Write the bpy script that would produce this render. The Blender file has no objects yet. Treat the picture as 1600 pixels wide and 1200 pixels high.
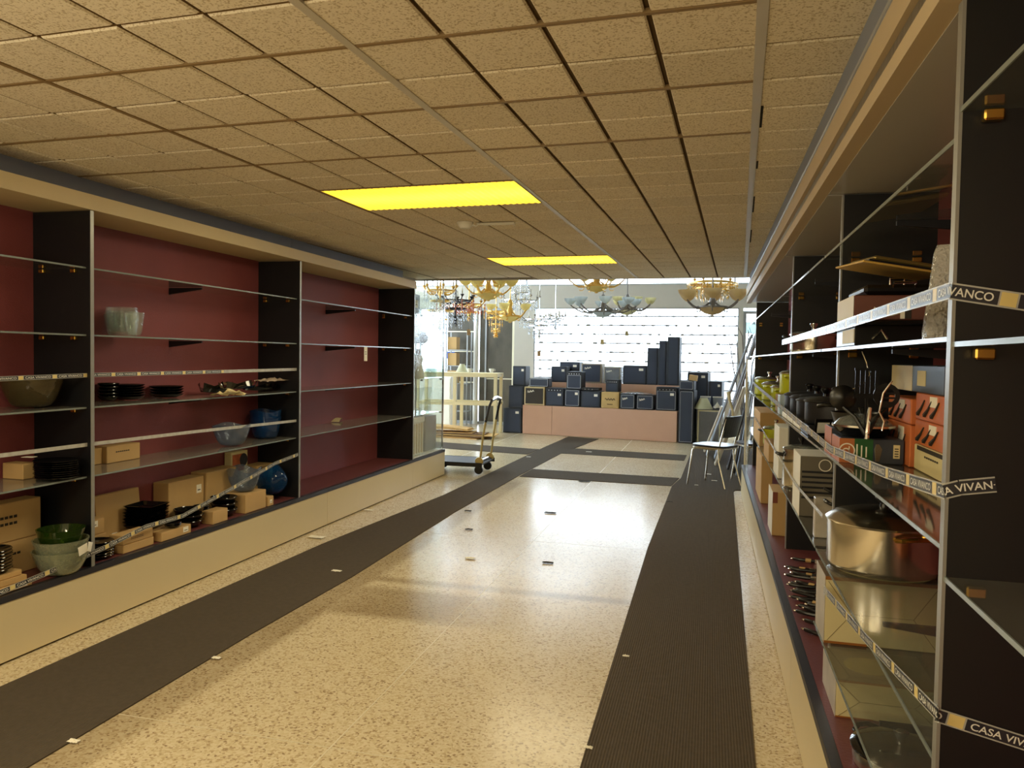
import bpy, bmesh, math, random
import numpy as np
from mathutils import Vector, Matrix, Euler
random.seed(7)
sc = bpy.context.scene
COL = sc.collection
PI = math.pi

# ------------------------------------------------------------------ camera
F_PX, CXP, CYP, EYE = 1190.0, 800.0, 600.0, 1.48
def _axes():
    yv = np.array([(1110. - CXP) / F_PX, (563. - CYP) / F_PX, 1.]); yv /= np.linalg.norm(yv)
    h = np.array([(110. - CXP) / F_PX, (563. - 16. - CYP) / F_PX, 1.])
    n = np.cross(yv, h); n /= np.linalg.norm(n)
    if n[1] > 0: n = -n
    return np.stack([np.cross(yv, n), yv, n], 1)
CM = _axes()
EYEP = np.array([0., 0., EYE])
def ray(u, v): return CM.T @ np.array([(u - CXP) / F_PX, (v - CYP) / F_PX, 1.])
def hit(u, v, axis, val):
    d = ray(u, v); return EYEP + (val - EYEP[axis]) / d[axis] * d
def S(u, v, z=0.): return hit(u, v, 2, z)      # point on a level plane
def X(u, v, x): return hit(u, v, 0, x)         # point on a plane along the aisle
def Y(u, v, y): return hit(u, v, 1, y)         # point on a plane across the aisle
def depth_of(p): return float((CM @ (np.array(p) - EYEP))[2])

cam_d = bpy.data.cameras.new('camera'); cam = bpy.data.objects.new('camera', cam_d); COL.objects.link(cam)
cam_d.sensor_width = 36.0; cam_d.lens = F_PX * 36.0 / 1600.0; cam_d.clip_start = 0.02; cam_d.clip_end = 200
R3 = Matrix(((CM[0][0], -CM[1][0], -CM[2][0]), (CM[0][1], -CM[1][1], -CM[2][1]), (CM[0][2], -CM[1][2], -CM[2][2])))
cam.matrix_world = Matrix.Translation((0, 0, EYE)) @ R3.to_4x4()
sc.camera = cam

# ------------------------------------------------------------------ world, exposure
w = bpy.data.worlds.new('daylight'); sc.world = w; w.use_nodes = True
bg = w.node_tree.nodes['Background']; bg.inputs[0].default_value = (0.76, 0.88, 1.0, 1); bg.inputs[1].default_value = 8.5
sc.view_settings.view_transform = 'Standard'; sc.view_settings.look = 'None'
sc.view_settings.gamma = 1.0; sc.view_settings.use_curve_mapping = False
sc.view_settings.exposure = 0.2
LAMP_W = 23.0           # watts of each ceiling fixture
ADDED_PEND_W = 38.0           # watts of each globe added out of view as ceiling fill
LAMP_COL = (1.0, 0.90, 0.65)
try:
    sc.cycles.use_denoising = True
    sc.cycles.max_bounces = 10; sc.cycles.diffuse_bounces = 5; sc.cycles.transparent_max_bounces = 24
    sc.cycles.sample_clamp_indirect = 6.0
    sc.cycles.caustics_reflective = False; sc.cycles.caustics_refractive = False
except Exception: pass

# ------------------------------------------------------------------ mesh helpers
class MB:
    def __init__(s): s.v = []; s.f = []; s.sm = []
    def add(s, vs, fs, smooth=False):
        n = len(s.v); s.v += [tuple(float(c) for c in p) for p in vs]
        s.f += [tuple(i + n for i in f) for f in fs]; s.sm += [smooth] * len(fs); return s
    def box(s, x0, x1, y0, y1, z0, z1, b=0.0):
        if x0 > x1: x0, x1 = x1, x0
        if y0 > y1: y0, y1 = y1, y0
        if b <= 0:
            vs = [(x0,y0,z0),(x1,y0,z0),(x1,y1,z0),(x0,y1,z0),(x0,y0,z1),(x1,y0,z1),(x1,y1,z1),(x0,y1,z1)]
            return s.add(vs, [(0,3,2,1),(4,5,6,7),(0,1,5,4),(1,2,6,5),(2,3,7,6),(3,0,4,7)])
        b = min(b, (x1-x0)*.45, (y1-y0)*.45, (z1-z0)*.45)
        bm = bmesh.new(); bmesh.ops.create_cube(bm, size=1)
        for q in bm.verts: q.co = ((x0+x1)/2+q.co.x*(x1-x0), (y0+y1)/2+q.co.y*(y1-y0), (z0+z1)/2+q.co.z*(z1-z0))
        bmesh.ops.bevel(bm, geom=bm.edges[:], offset=b, segments=1, affect='EDGES', profile=.5)
        bm.verts.index_update()
        s.add([q.co[:] for q in bm.verts], [[q.index for q in f.verts] for f in bm.faces]); bm.free(); return s
    def obox(s, c, size, rot=(0,0,0), b=0.0):
        t = MB().box(-size[0]/2, size[0]/2, -size[1]/2, size[1]/2, -size[2]/2, size[2]/2, b)
        m = Matrix.Translation(c) @ Euler(rot).to_matrix().to_4x4()
        return s.add([(m @ Vector(p))[:] for p in t.v], t.f)
    def lathe(s, prof, c=(0,0,0), n=28, axis='Z', wob=None):
        vs = []; fs = []; k = len(prof)
        for i in range(n):
            a = 2*PI*i/n; ca, sa = math.cos(a), math.sin(a)
            for j, (r, z) in enumerate(prof):
                rr = r; zz = z
                if wob: rr, zz = wob(a, j, r, z)
                p = (rr*ca, rr*sa, zz)
                if axis == 'Y': p = (p[0], p[2], p[1])
                elif axis == 'X': p = (p[2], p[0], p[1])
                vs.append((c[0]+p[0], c[1]+p[1], c[2]+p[2]))
        for i in range(n):
            i2 = (i+1) % n
            for j in range(k-1):
                f = (i*k+j, i2*k+j, i2*k+j+1, i*k+j+1)
                fs.append(f if axis != 'Y' else f[::-1])
        return s.add(vs, fs, True)
    def tube(s, pts, r, n=8, cap=True):
        pts = [Vector(p) for p in pts]; k = len(pts); vs = []; fs = []
        rs = r if isinstance(r, (list, tuple)) else [r]*k
        up = None
        for i, p in enumerate(pts):
            t = (pts[min(i+1,k-1)] - pts[max(i-1,0)]).normalized()
            if up is None: up = Vector((0,0,1)) if abs(t.z) < .9 else Vector((1,0,0))
            a = t.cross(up)
            if a.length < 1e-5: a = t.orthogonal()
            a.normalize(); b2 = a.cross(t).normalized(); up = b2
            for q in range(n):
                an = 2*PI*q/n; vs.append((p + a*math.cos(an)*rs[i] + b2*math.sin(an)*rs[i])[:])
        for i in range(k-1):
            for q in range(n):
                q2 = (q+1) % n; fs.append((i*n+q, i*n+q2, (i+1)*n+q2, (i+1)*n+q))
        if cap: fs += [tuple(range(n)), tuple(range((k-1)*n, k*n))[::-1]]
        return s.add(vs, fs, True)
    def prism(s, poly, z0, z1):
        n = len(poly)
        vs = [(p[0], p[1], z0) for p in poly] + [(p[0], p[1], z1) for p in poly]
        return s.add(vs, [tuple(range(n))[::-1], tuple(range(n, 2*n))] + [(i, (i+1)%n, (i+1)%n+n, i+n) for i in range(n)])
    def plate(s, P0, P1, P2, P3, t=.002):      # thin slab between four points
        P = [Vector(p) for p in (P0,P1,P2,P3)]; nrm = (P[1]-P[0]).cross(P[3]-P[0]).normalized()*t
        return s.add([p[:] for p in P] + [(p-nrm)[:] for p in P], [(0,1,2,3),(7,6,5,4),(0,4,5,1),(1,5,6,2),(2,6,7,3),(3,7,4,0)])
    def xf(s, m):
        s.v = [(m @ Vector(p))[:] for p in s.v]; return s
    def mesh(s, name, m=None):
        me = bpy.data.meshes.new(name); me.from_pydata(s.v, [], s.f)
        me.polygons.foreach_set('use_smooth', s.sm)
        if any(s.sm): me.set_sharp_from_angle(angle=math.radians(42))
        me.update()
        if m: me.materials.append(m)
        return me
    def build(s, name, m, parent=None, loc=(0,0,0), rot=(0,0,0)):
        o = bpy.data.objects.new(name, s.mesh(name, m)); COL.objects.link(o)
        o.location = [float(c) for c in loc]; o.rotation_euler = rot
        if parent is not None: o.parent = parent
        return o
def tag(o, label, cat, group=None):
    o['label'] = label; o['category'] = cat
    if group: o['group'] = group
    return o
def thing(name, label, cat, loc=(0,0,0), rz=0.0, group=None, rot=None):
    o = bpy.data.objects.new(name, None); COL.objects.link(o); o.empty_display_size = .05
    o.location = [float(c) for c in loc]; o.rotation_euler = rot if rot else (0,0,rz)
    return tag(o, label, cat, group)
def struct(o): o['kind'] = 'structure'; return o
def copy_tree(o, parent=None):
    c = o.copy(); COL.objects.link(c)
    if parent is not None: c.parent = parent
    for ch in list(o.children): copy_tree(ch, c)
    return c
def empty_struct(name):
    o = bpy.data.objects.new(name, None); COL.objects.link(o); o['kind'] = 'structure'; return o

# ------------------------------------------------------------------ materials
def lin(c):
    f = lambda q: (q/255/12.92) if q/255 <= .04045 else ((q/255+.055)/1.055)**2.4
    return (f(c[0]), f(c[1]), f(c[2]), 1)
MATS = {}
def mat(name, rgb, rough=.6, metal=0., var=.12, scale=8., bump=0., spec=.5, stretch=(1,1,1), bscale=None, emit=None, es=0., coat=0.):
    if name in MATS: return MATS[name]
    m = bpy.data.materials.new(name); m.use_nodes = True; nt = m.node_tree; N = nt.nodes; L = nt.links
    b = N['Principled BSDF']; c = lin(rgb)
    tc = N.new('ShaderNodeTexCoord'); mp = N.new('ShaderNodeMapping'); mp.inputs['Scale'].default_value = stretch
    L.new(tc.outputs['Object'], mp.inputs['Vector'])
    nz = N.new('ShaderNodeTexNoise'); nz.inputs['Scale'].default_value = scale; nz.inputs['Detail'].default_value = 5
    L.new(mp.outputs[0], nz.inputs['Vector'])
    mx = N.new('ShaderNodeMix'); mx.data_type = 'RGBA'
    mx.inputs[6].default_value = tuple(min(1, q*(1-var)) for q in c[:3]) + (1,)
    mx.inputs[7].default_value = tuple(min(1, q*(1+var)) for q in c[:3]) + (1,)
    L.new(nz.outputs['Fac'], mx.inputs[0]); L.new(mx.outputs[2], b.inputs['Base Color'])
    b.inputs['Roughness'].default_value = rough; b.inputs['Metallic'].default_value = metal
    b.inputs['Specular IOR Level'].default_value = spec
    if coat: b.inputs['Coat Weight'].default_value = coat; b.inputs['Coat Roughness'].default_value = .08
    if bump:
        n2 = nz
        if bscale:
            n2 = N.new('ShaderNodeTexNoise'); n2.inputs['Scale'].default_value = bscale; L.new(mp.outputs[0], n2.inputs['Vector'])
        bp = N.new('ShaderNodeBump'); bp.inputs['Strength'].default_value = bump; bp.inputs['Distance'].default_value = .01
        L.new(n2.outputs['Fac'], bp.inputs['Height']); L.new(bp.outputs[0], b.inputs['Normal'])
    if emit:
        b.inputs['Emission Color'].default_value = lin(emit); b.inputs['Emission Strength'].default_value = es
    MATS[name] = m; return m
def glassy(name, tint=(1,1,1), haze=0., hazecol=(200,205,205), rough=.02, ior=1.5, bump=0., bscale=30, glo=1.0):
    """thin glass: transparent with fresnel reflection, some dusty diffuse"""
    if name in MATS: return MATS[name]
    m = bpy.data.materials.new(name); m.use_nodes = True; nt = m.node_tree; N = nt.nodes; L = nt.links
    N.remove(N['Principled BSDF']); out = N['Material Output']
    tr = N.new('ShaderNodeBsdfTransparent'); tr.inputs[0].default_value = tuple(tint) + (1,)
    df = N.new('ShaderNodeBsdfDiffuse'); df.inputs[0].default_value = lin(hazecol)
    gl = N.new('ShaderNodeBsdfGlossy'); gl.inputs['Roughness'].default_value = rough; gl.inputs[0].default_value = (glo,glo,glo,1)
    fr = N.new('ShaderNodeFresnel'); fr.inputs[0].default_value = ior
    nz = N.new('ShaderNodeTexNoise'); nz.inputs['Scale'].default_value = bscale
    tc = N.new('ShaderNodeTexCoord'); L.new(tc.outputs['Object'], nz.inputs['Vector'])
    m1 = N.new('ShaderNodeMixShader'); m2 = N.new('ShaderNodeMixShader')
    mr = N.new('ShaderNodeMapRange'); mr.inputs[3].default_value = haze*.7; mr.inputs[4].default_value = haze*1.3
    L.new(nz.outputs['Fac'], mr.inputs[0]); L.new(mr.outputs[0], m1.inputs[0])
    L.new(tr.outputs[0], m1.inputs[1]); L.new(df.outputs[0], m1.inputs[2])
    gm = N.new('ShaderNodeNewGeometry'); iv = N.new('ShaderNodeMath'); iv.operation = 'SUBTRACT'; iv.inputs[0].default_value = 1.; L.new(gm.outputs['Backfacing'], iv.inputs[1])
    ml = N.new('ShaderNodeMath'); ml.operation = 'MULTIPLY'; L.new(fr.outputs[0], ml.inputs[0]); L.new(iv.outputs[0], ml.inputs[1])   # reflect on entry only
    L.new(ml.outputs[0], m2.inputs[0]); L.new(m1.outputs[0], m2.inputs[1]); L.new(gl.outputs[0], m2.inputs[2])
    if bump:
        bp = N.new('ShaderNodeBump'); bp.inputs['Strength'].default_value = bump; bp.inputs['Distance'].default_value = .01
        L.new(nz.outputs['Fac'], bp.inputs['Height'])
        for q in (gl, fr, df): L.new(bp.outputs[0], q.inputs['Normal'])
    L.new(m2.outputs[0], out.inputs[0]); MATS[name] = m; return m

M = dict(
 black   = lambda: mat('black_laminate', (15,16,20), .42, var=.1),
 blackpl = lambda: mat('black_plastic', (14,14,15), .3, var=.1),
 maroon  = lambda: mat('maroon_fabric', (130,64,66), .62, var=.16, scale=3, bump=.25, bscale=260),
 maroonb = lambda: mat('maroon_board', (104,54,54), .45, var=.12, scale=4, bump=.1, bscale=90),
 cream   = lambda: mat('cream_laminate', (212,196,156), .38, var=.04, scale=2),
 greyf   = lambda: mat('grey_blue_paint', (136,144,162), .55, var=.06),
 edge    = lambda: mat('dark_edge_trim', (44,44,52), .35, var=.1),
 strip   = lambda: mat('aluminium_strip', (150,150,146), .35, metal=.4, var=.05),
 soffit  = lambda: mat('soffit_sheet', (206,202,194), .34, metal=.3, var=.07, scale=3, stretch=(1,.25,1)),
 carton  = lambda: mat('brown_cardboard', (190,156,104), .85, var=.08, scale=6, bump=.05, bscale=60, stretch=(1,1,.2)),
 cartond = lambda: mat('dark_cardboard', (150,118,76), .85, var=.1, scale=6),
 white   = lambda: mat('white_card', (226,224,214), .6, var=.05),
 cream2  = lambda: mat('cream_card', (214,200,152), .7, var=.06),
 paper   = lambda: mat('white_paper', (235,230,214), .8, var=.05),
 ink     = lambda: mat('dark_ink', (46,40,34), .8, var=.1),
 brass   = lambda: mat('brass', (212,170,84), .22, metal=1., var=.08),
 gold    = lambda: mat('gold_metal', (250,204,110), .3, metal=.45, var=.1),
 steel   = lambda: mat('brushed_steel', (214,208,196), .2, metal=1., var=.06, stretch=(1,1,30), scale=20),
 chrome  = lambda: mat('chrome', (225,226,228), .1, metal=1., var=.03),
 dkmetal = lambda: mat('dark_metal', (52,52,56), .4, metal=.7, var=.1),
 glass   = lambda: glassy('shelf_glass', (.90,.95,.94), .08, (150,150,146)),
 glassd  = lambda: glassy('dusty_shelf_glass', (.86,.90,.88), .15, (150,146,138), rough=.06),
 glassL  = lambda: glassy('dusty_wide_shelf_glass', (.84,.88,.86), .34, (176,172,162), rough=.08),
 gedge   = lambda: mat('ground_glass_edge', (120,130,128), .2, var=.05, spec=.8),
 clear   = lambda: glassy('clear_glass', (.95,.98,.97), .06, (220,225,225), rough=.02, bump=.15),
 gbowl   = lambda: glassy('pressed_glass', (.92,.95,.94), .11, (215,222,220), rough=.04, bump=.5, bscale=40),
 bluegl  = lambda: glassy('blue_glass', (.25,.55,.80), .30, (24,84,140), rough=.03, bump=.1),
 greygl  = lambda: glassy('smoky_blue_glass', (.72,.78,.86), .30, (124,136,156), rough=.03, bump=.3, bscale=50),
 greengl = lambda: glassy('green_glass', (.30,.42,.10), .45, (44,70,20), rough=.04),
 ambergl = lambda: glassy('amber_glass', (.55,.46,.26), .35, (96,86,56), rough=.06, bump=.3),
 paleg   = lambda: glassy('pale_green_glass', (.80,.84,.72), .4, (168,172,150), rough=.08, bump=.2),
 blackgl = lambda: mat('black_glass', (9,11,14), .08, var=.1, spec=.7),
 plastic = lambda: glassy('clear_plastic_film', (.93,.95,.96), .12, (225,228,230), rough=.15, bump=.8, bscale=14),
 pink    = lambda: mat('pink_brown_carpet_board', (206,164,138), .85, var=.05, scale=5, bump=.1, bscale=160),
 avocado = lambda: mat('avocado_enamel', (176,182,40), .25, var=.04, spec=.6),
 orange  = lambda: mat('orange_print', (196,108,58), .45, var=.14, scale=12),
)
def G(k): return M[k]()
def carpet_mat():
    m = mat('ribbed_carpet', (84,75,64), .97, var=.18, scale=40, spec=.1)
    nt = m.node_tree; N = nt.nodes; L = nt.links; b = N['Principled BSDF']
    tc = N.new('ShaderNodeTexCoord'); wv = N.new('ShaderNodeTexWave'); wv.bands_direction = 'X'; wv.inputs['Scale'].default_value = 28
    wv.inputs['Distortion'].default_value = .6; L.new(tc.outputs['Object'], wv.inputs['Vector'])
    bp = N.new('ShaderNodeBump'); bp.inputs['Strength'].default_value = .5; bp.inputs['Distance'].default_value = .004
    L.new(wv.outputs['Fac'], bp.inputs['Height']); L.new(bp.outputs[0], b.inputs['Normal']); return m
def terrazzo():
    m = bpy.data.materials.new('terrazzo'); m.use_nodes = True; nt = m.node_tree; N = nt.nodes; L = nt.links
    b = N['Principled BSDF']; tc = N.new('ShaderNodeTexCoord')
    def nn(t, **k):
        q = N.new(t)
        for a, v in k.items(): q.inputs[a].default_value = v
        return q
    geo = N.new('ShaderNodeNewGeometry')
    v1 = nn('ShaderNodeTexVoronoi', Scale=105.); n1 = nn('ShaderNodeTexNoise', Scale=120., Detail=3.); n2 = nn('ShaderNodeTexNoise', Scale=.9, Detail=4.)
    for q in (v1, n1, n2): L.new(geo.outputs['Position'], q.inputs['Vector'])
    cr = N.new('ShaderNodeValToRGB'); e = cr.color_ramp.elements
    e[0].position = .10; e[0].color = lin((140,118,92)); e[1].position = .42; e[1].color = lin((202,186,152))
    e.new(.22).color = lin((186,166,132)); cr.color_ramp.elements.new(.8).color = lin((212,198,168))
    sep = N.new('ShaderNodeSeparateColor'); L.new(v1.outputs['Color'], sep.inputs[0])
    mixf = nn('ShaderNodeMath'); mixf.operation = 'MULTIPLY_ADD'; mixf.inputs[1].default_value = .75
    L.new(sep.outputs[0], mixf.inputs[0])
    mm = nn('ShaderNodeMath'); mm.operation = 'MULTIPLY'; mm.inputs[1].default_value = .25; L.new(n1.outputs['Fac'], mm.inputs[0])
    L.new(mm.outputs[0], mixf.inputs[2]); L.new(mixf.outputs[0], cr.inputs[0])
    # worn traffic grime left round two removed rugs: band along the runner and one across
    sx = N.new('ShaderNodeSeparateXYZ'); L.new(geo.outputs['Position'], sx.inputs[0])
    def band(sock, c, hw, soft):
        a = N.new('ShaderNodeMath'); a.operation = 'SUBTRACT'; a.inputs[1].default_value = c; L.new(sock, a.inputs[0])
        a2 = N.new('ShaderNodeMath'); a2.operation = 'ABSOLUTE'; L.new(a.outputs[0], a2.inputs[0])
        r = N.new('ShaderNodeMapRange'); r.inputs[1].default_value = hw-soft; r.inputs[2].default_value = hw+soft
        r.inputs[3].default_value = 1; r.inputs[4].default_value = 0; L.new(a2.outputs[0], r.inputs[0]); return r.outputs[0]
    def mul(p, q):
        a = N.new('ShaderNodeMath'); a.operation = 'MULTIPLY'; L.new(p, a.inputs[0])
        if isinstance(q, float): a.inputs[1].default_value = q
        else: L.new(q, a.inputs[1])
        return a.outputs[0]
    def mx_(p, q):
        a = N.new('ShaderNodeMath'); a.operation = 'MAXIMUM'; L.new(p, a.inputs[0]); L.new(q, a.inputs[1]); return a.outputs[0]
    side = mul(band(sx.outputs[0], -2.22, .11, .03), band(sx.outputs[1], 5.2, 3.6, .2))
    cross = mul(band(sx.outputs[1], 4.19, .26, .05), band(sx.outputs[0], -1.75, .55, .3))
    far = mul(band(sx.outputs[1], 4.62, .05, .03), band(sx.outputs[0], -1.3, .9, .1))
    stain = mul(mx_(mx_(side, cross), far), n2.outputs['Fac'])
    mix = N.new('ShaderNodeMix'); mix.data_type = 'RGBA'; mix.blend_type = 'MULTIPLY'
    L.new(stain, mix.inputs[0]); L.new(cr.outputs[0], mix.inputs[6]); mix.inputs[7].default_value = (.38,.31,.22,1)
    L.new(mix.outputs[2], b.inputs['Base Color'])
    rr = nn('ShaderNodeMapRange'); rr.inputs[3].default_value = .13; rr.inputs[4].default_value = .27
    L.new(n2.outputs['Fac'], rr.inputs[0]); L.new(rr.outputs[0], b.inputs['Roughness'])
    b.inputs['Specular IOR Level'].default_value = .16
    bp = N.new('ShaderNodeBump'); bp.inputs['Strength'].default_value = .04; bp.inputs['Distance'].default_value = .01
    n3 = nn('ShaderNodeTexNoise', Scale=9.); L.new(geo.outputs['Position'], n3.inputs['Vector'])
    L.new(n3.outputs['Fac'], bp.inputs['Height']); L.new(bp.outputs[0], b.inputs['Normal']); return m
def tile_mat():
    m = bpy.data.materials.new('mineral_tile'); m.use_nodes = True; nt = m.node_tree; N = nt.nodes; L = nt.links
    b = N['Principled BSDF']; geo = N.new('ShaderNodeNewGeometry')
    n1 = N.new('ShaderNodeTexNoise'); n1.inputs['Scale'].default_value = 140; n1.inputs['Detail'].default_value = 2; L.new(geo.outputs['Position'], n1.inputs['Vector'])
    n2 = N.new('ShaderNodeTexNoise'); n2.inputs['Scale'].default_value = 1.3; L.new(geo.outputs['Position'], n2.inputs['Vector'])
    cr = N.new('ShaderNodeValToRGB'); e = cr.color_ramp.elements
    e[0].position = .36; e[0].color = lin((192,176,146)); e[1].position = .47; e[1].color = lin((234,224,202))
    L.new(n1.outputs['Fac'], cr.inputs[0])
    oi = N.new('ShaderNodeObjectInfo'); mr = N.new('ShaderNodeMapRange'); mr.inputs[3].default_value = .93; mr.inputs[4].default_value = 1.05
    L.new(oi.outputs['Random'], mr.inputs[0])
    mix = N.new('ShaderNodeMix'); mix.data_type = 'RGBA'; mix.blend_type = 'MULTIPLY'; mix.inputs[0].default_value = 1
    L.new(cr.outputs[0], mix.inputs[6]); L.new(mr.outputs[0], mix.inputs[7]); L.new(mix.outputs[2], b.inputs['Base Color'])
    b.inputs['Roughness'].default_value = .9; b.inputs['Specular IOR Level'].default_value = .15
    bp = N.new('ShaderNodeBump'); bp.inputs['Strength'].default_value = .25; bp.inputs['Distance'].default_value = .004
    L.new(n1.outputs['Fac'], bp.inputs['Height']); L.new(bp.outputs[0], b.inputs['Normal']); return m

# ================================================================== the room
XL, XLB, XR, XRB = -3.17, -3.56, .41, .80       # cabinet fronts and backs
CZ = 2.44                                        # dropped ceiling
YC = 9.15                                        # where the dropped ceiling ends
YB = 16.0                                        # window wall
HZ = 4.1                                         # ceiling of the front hall
# ---- floor: base slab, terrazzo panels with metal divider strips
TZ = terrazzo()
floor = struct(MB().box(-8.2, 2.6, -5.2, 16.3, -.12, -.012).build('floor', mat('screed', (120,110,96), .9)))
fxs = [-8.2, -5.75, -3.55, -1.35, .85, 2.6]; fys = [-5.2, -.75, 2.56, 5.95, 9.3, 12.65, 16.0]
for i in range(5):
    for j in range(6):
        MB().box(fxs[i]+.003, fxs[i+1]-.003, fys[j]+.003, fys[j+1]-.003, -.012, 0).build('terrazzo_panel', TZ, floor)
st = mat('pale_divider_strip', (216,206,180), .3, var=.05)
for x in fxs[1:-1]: MB().box(x-.0028, x+.0028, -5.2, 16, -.012, .0004).build('divider_strip', st, floor)
for y in fys[1:-1]:
    for i in range(5): MB().box(fxs[i]+.004, fxs[i+1]-.004, y-.0018, y+.0018, -.012, .0003).build('divider_strip', st, floor)
# ---- carpets
CP = carpet_mat()
def carpet(label, px=None, pts=None, z=.006):
    poly = pts if pts else [tuple(S(*p)[:2]) for p in px]
    c = (sum(p[0] for p in poly)/len(poly), sum(p[1] for p in poly)/len(poly))
    o = MB().prism([(p[0]-c[0], p[1]-c[1]) for p in poly], 0, z).build('carpet_runner', CP, None, (c[0], c[1], 0))
    return tag(o, label, 'carpet')
carpet('long brown ribbed carpet runner beside the empty maroon shelves', pts=[(-2.28,-1),(-2.30,2.1),(-2.30,3.5),(-2.27,4.6),(-2.31,6.8),(-2.28,9.1),(-2.26,9.8),(-2.2,11.6),(-1.95,13.9),(-2.55,14.1),(-2.62,12.2),(-2.68,9.2),(-2.71,7.6),(-2.89,5.3),(-2.97,2.6),(-2.97,-1)])
carpet('long brown ribbed carpet runner beside the cookware shelves', pts=[(.19,-1),(.195,2.86),(.29,8.9),(.31,9.0),(.75,9.05),(.8,14.0),(-.22,13.6),(-.27,12.1),(-.32,9.7),(-.40,9.05),(-.44,6),(-.42,2.68),(-.42,-1)])
carpet('short brown carpet strip across the aisle end beyond the glossy floor', pts=[(-2.255,9.12),(-.41,9.06),(-.34,9.70),(-2.245,9.79)], z=.0055)
carpet('short brown carpet strip between the two far terrazzo patches', pts=[tuple(S(*p)[:2]) for p in [(867,708),(1069,720),(1073,711.5),(882,700)]], z=.0055)
carpet('narrow brown carpet strip running left past the hand trolley', pts=[(-6.5,11.9),(-2.66,11.25),(-2.64,11.95),(-6.5,12.7)], z=.0055)

# ---- dropped ceiling
ceil = struct(MB().box(-3.9, 1.05, -5.2, YC+.02, CZ+.014, CZ+.10).build('ceiling', mat('plenum', (92,72,44), .95)))
TM = tile_mat(); tb = mat('painted_grid_bar', (204,198,184), .4, metal=.2, var=.05); tg = mat('brown_grid_bar', (140,116,78), .6)
ANG = math.atan2(-1.117+.92, 7.392-1.884) * -1   # grid turned against the aisle
T = .3048; GO = Vector((-1.117, 1.884)); ex = Vector((math.cos(ANG), -math.sin(ANG))); ey = Vector((math.sin(ANG), math.cos(ANG)))
Y0 = (4.03 - GO.y) / math.cos(ANG)               # first lamp row
ph = Y0 - math.floor(Y0 / T) * T
def gp(i, j): return GO + ex*(i*T) + ey*(ph + j*T)
JL = round((Y0 - ph) / T)                          # row index of first lamp
lamp_rows = [JL - 20, JL - 10, JL, JL + 10]
lampcells = {(i, j) for jr in lamp_rows for i in range(-4, 0) for j in (jr, jr+1)}
g = .0075
tme = MB()
tme.add([(-T/2+g,-T/2+g,.0135),(T/2-g,-T/2+g,.0135),(T/2-g,T/2-g,.0135),(-T/2+g,T/2-g,.0135),(-T/2+g,-T/2+g,.006),(T/2-g,-T/2+g,.006),(T/2-g,T/2-g,.006),(-T/2+g,T/2-g,.006),
         (-T/2+g+.005,-T/2+g+.005,0),(T/2-g-.005,-T/2+g+.005,0),(T/2-g-.005,T/2-g-.005,0),(-T/2+g+.005,T/2-g-.005,0)],
        [(0,1,2,3),(0,4,5,1),(1,5,6,2),(2,6,7,3),(3,7,4,0),(4,8,9,5),(5,9,10,6),(6,10,11,7),(7,11,8,4),(11,10,9,8)])
TE = mat('raw_tile_edge', (138,112,72), .95)
def edge_slots(me):
    me.materials.append(TE)
    for k, p in enumerate(me.polygons): p.material_index = 1 if 1 <= k % 10 <= 4 else 0
tmesh = tme.mesh('ceiling_tile', TM); edge_slots(tmesh)
far_mb = MB(); cells = []
for j in range(-24, 26):
    for i in range(-10, 8):
        c = gp(i+.5, j+.5)
        if c.x < -3.55 or c.x > .62 or c.y > YC-.05 or c.y < -5 or (i, j) in lampcells: continue
        cells.append((i, j, c))
vis = [q for q in cells if q[2].y > 1.25 and not (q[2].x < -2.9 and q[2].y < 1.7)]
vis.sort(key=lambda q: q[2].y); near = vis[:298]; ns = {(q[0], q[1]) for q in near}
for i, j, c in near:
    o = bpy.data.objects.new('ceiling_tile', tmesh); COL.objects.link(o); o.parent = ceil
    o.location = (c.x, c.y, CZ + random.uniform(-.001, .0)); o.rotation_euler = (random.uniform(-.002,.002), random.uniform(-.002,.002), -ANG)
for i, j, c in cells:
    if (i, j) in ns: continue
    m = Matrix.Translation((c.x, c.y, CZ)) @ Matrix.Rotation(-ANG, 4, 'Z')
    far_mb.add([(m @ Vector(p))[:] for p in tme.v], tme.f)
fo = far_mb.build('ceiling_tiles_beyond', TM, ceil); fo['kind'] = 'stuff'; edge_slots(fo.data)
for i, wd in ((-8, .012), (-4, .018), (0, .030), (4, .032)):   # main bars along the aisle
    a = gp(i, -24); b_ = gp(i, 25.0); d = (b_-a); ln = d.length
    ln = min(ln, (YC - a.y)/math.cos(ANG))
    mbx = MB().box(-wd/2, wd/2, 0, ln, -.004, .012)
    mbx.build('grid_bar', tb if i >= 0 else tg, ceil, (a.x, a.y, CZ), (0,0,-ANG))
for j in (-7+0, 1, 3, 5):                            # some cross bars that show
    a = gp(-8, j); MB().box(0, 12*T, -.008, .008, -.003, .012).build('cross_bar', tg, ceil, (a.x, a.y, CZ), (0,0,-ANG))
for j0, n in ((3.9, .9), (6.6, .5), (9.3, 1.6), (13.2, 2.0)):  # dark slots where tiles sit short of the right bar
    a = gp(4, j0); MB().box(.017, .026, 0, n*T, -.0015, .010).build('dark_slot', mat('slot_dark', (12,10,8), .9), ceil, (a.x, a.y, CZ), (0,0,-ANG))
# edge of the dropped ceiling, upstand, and hall ceiling
MB().box(-3.9, 1.05, YC, YC+.03, CZ-.006, CZ+.12).build('ceiling_edge', tb, ceil)
struct(MB().box(-8.2, 2.6, YC+.03, YC+.13, CZ+.1, HZ).build('wall_upstand', mat('hall_paint', (196,192,180), .8, var=.03)))
HP = mat('hall_paint', (196,192,180), .8, var=.03)
struct(MB().box(-8.3, 2.7, YC+.03, 16.3, HZ, HZ+.1).build('ceiling_hall', mat('hall_ceiling', (222,220,212), .9, var=.03)))
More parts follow.
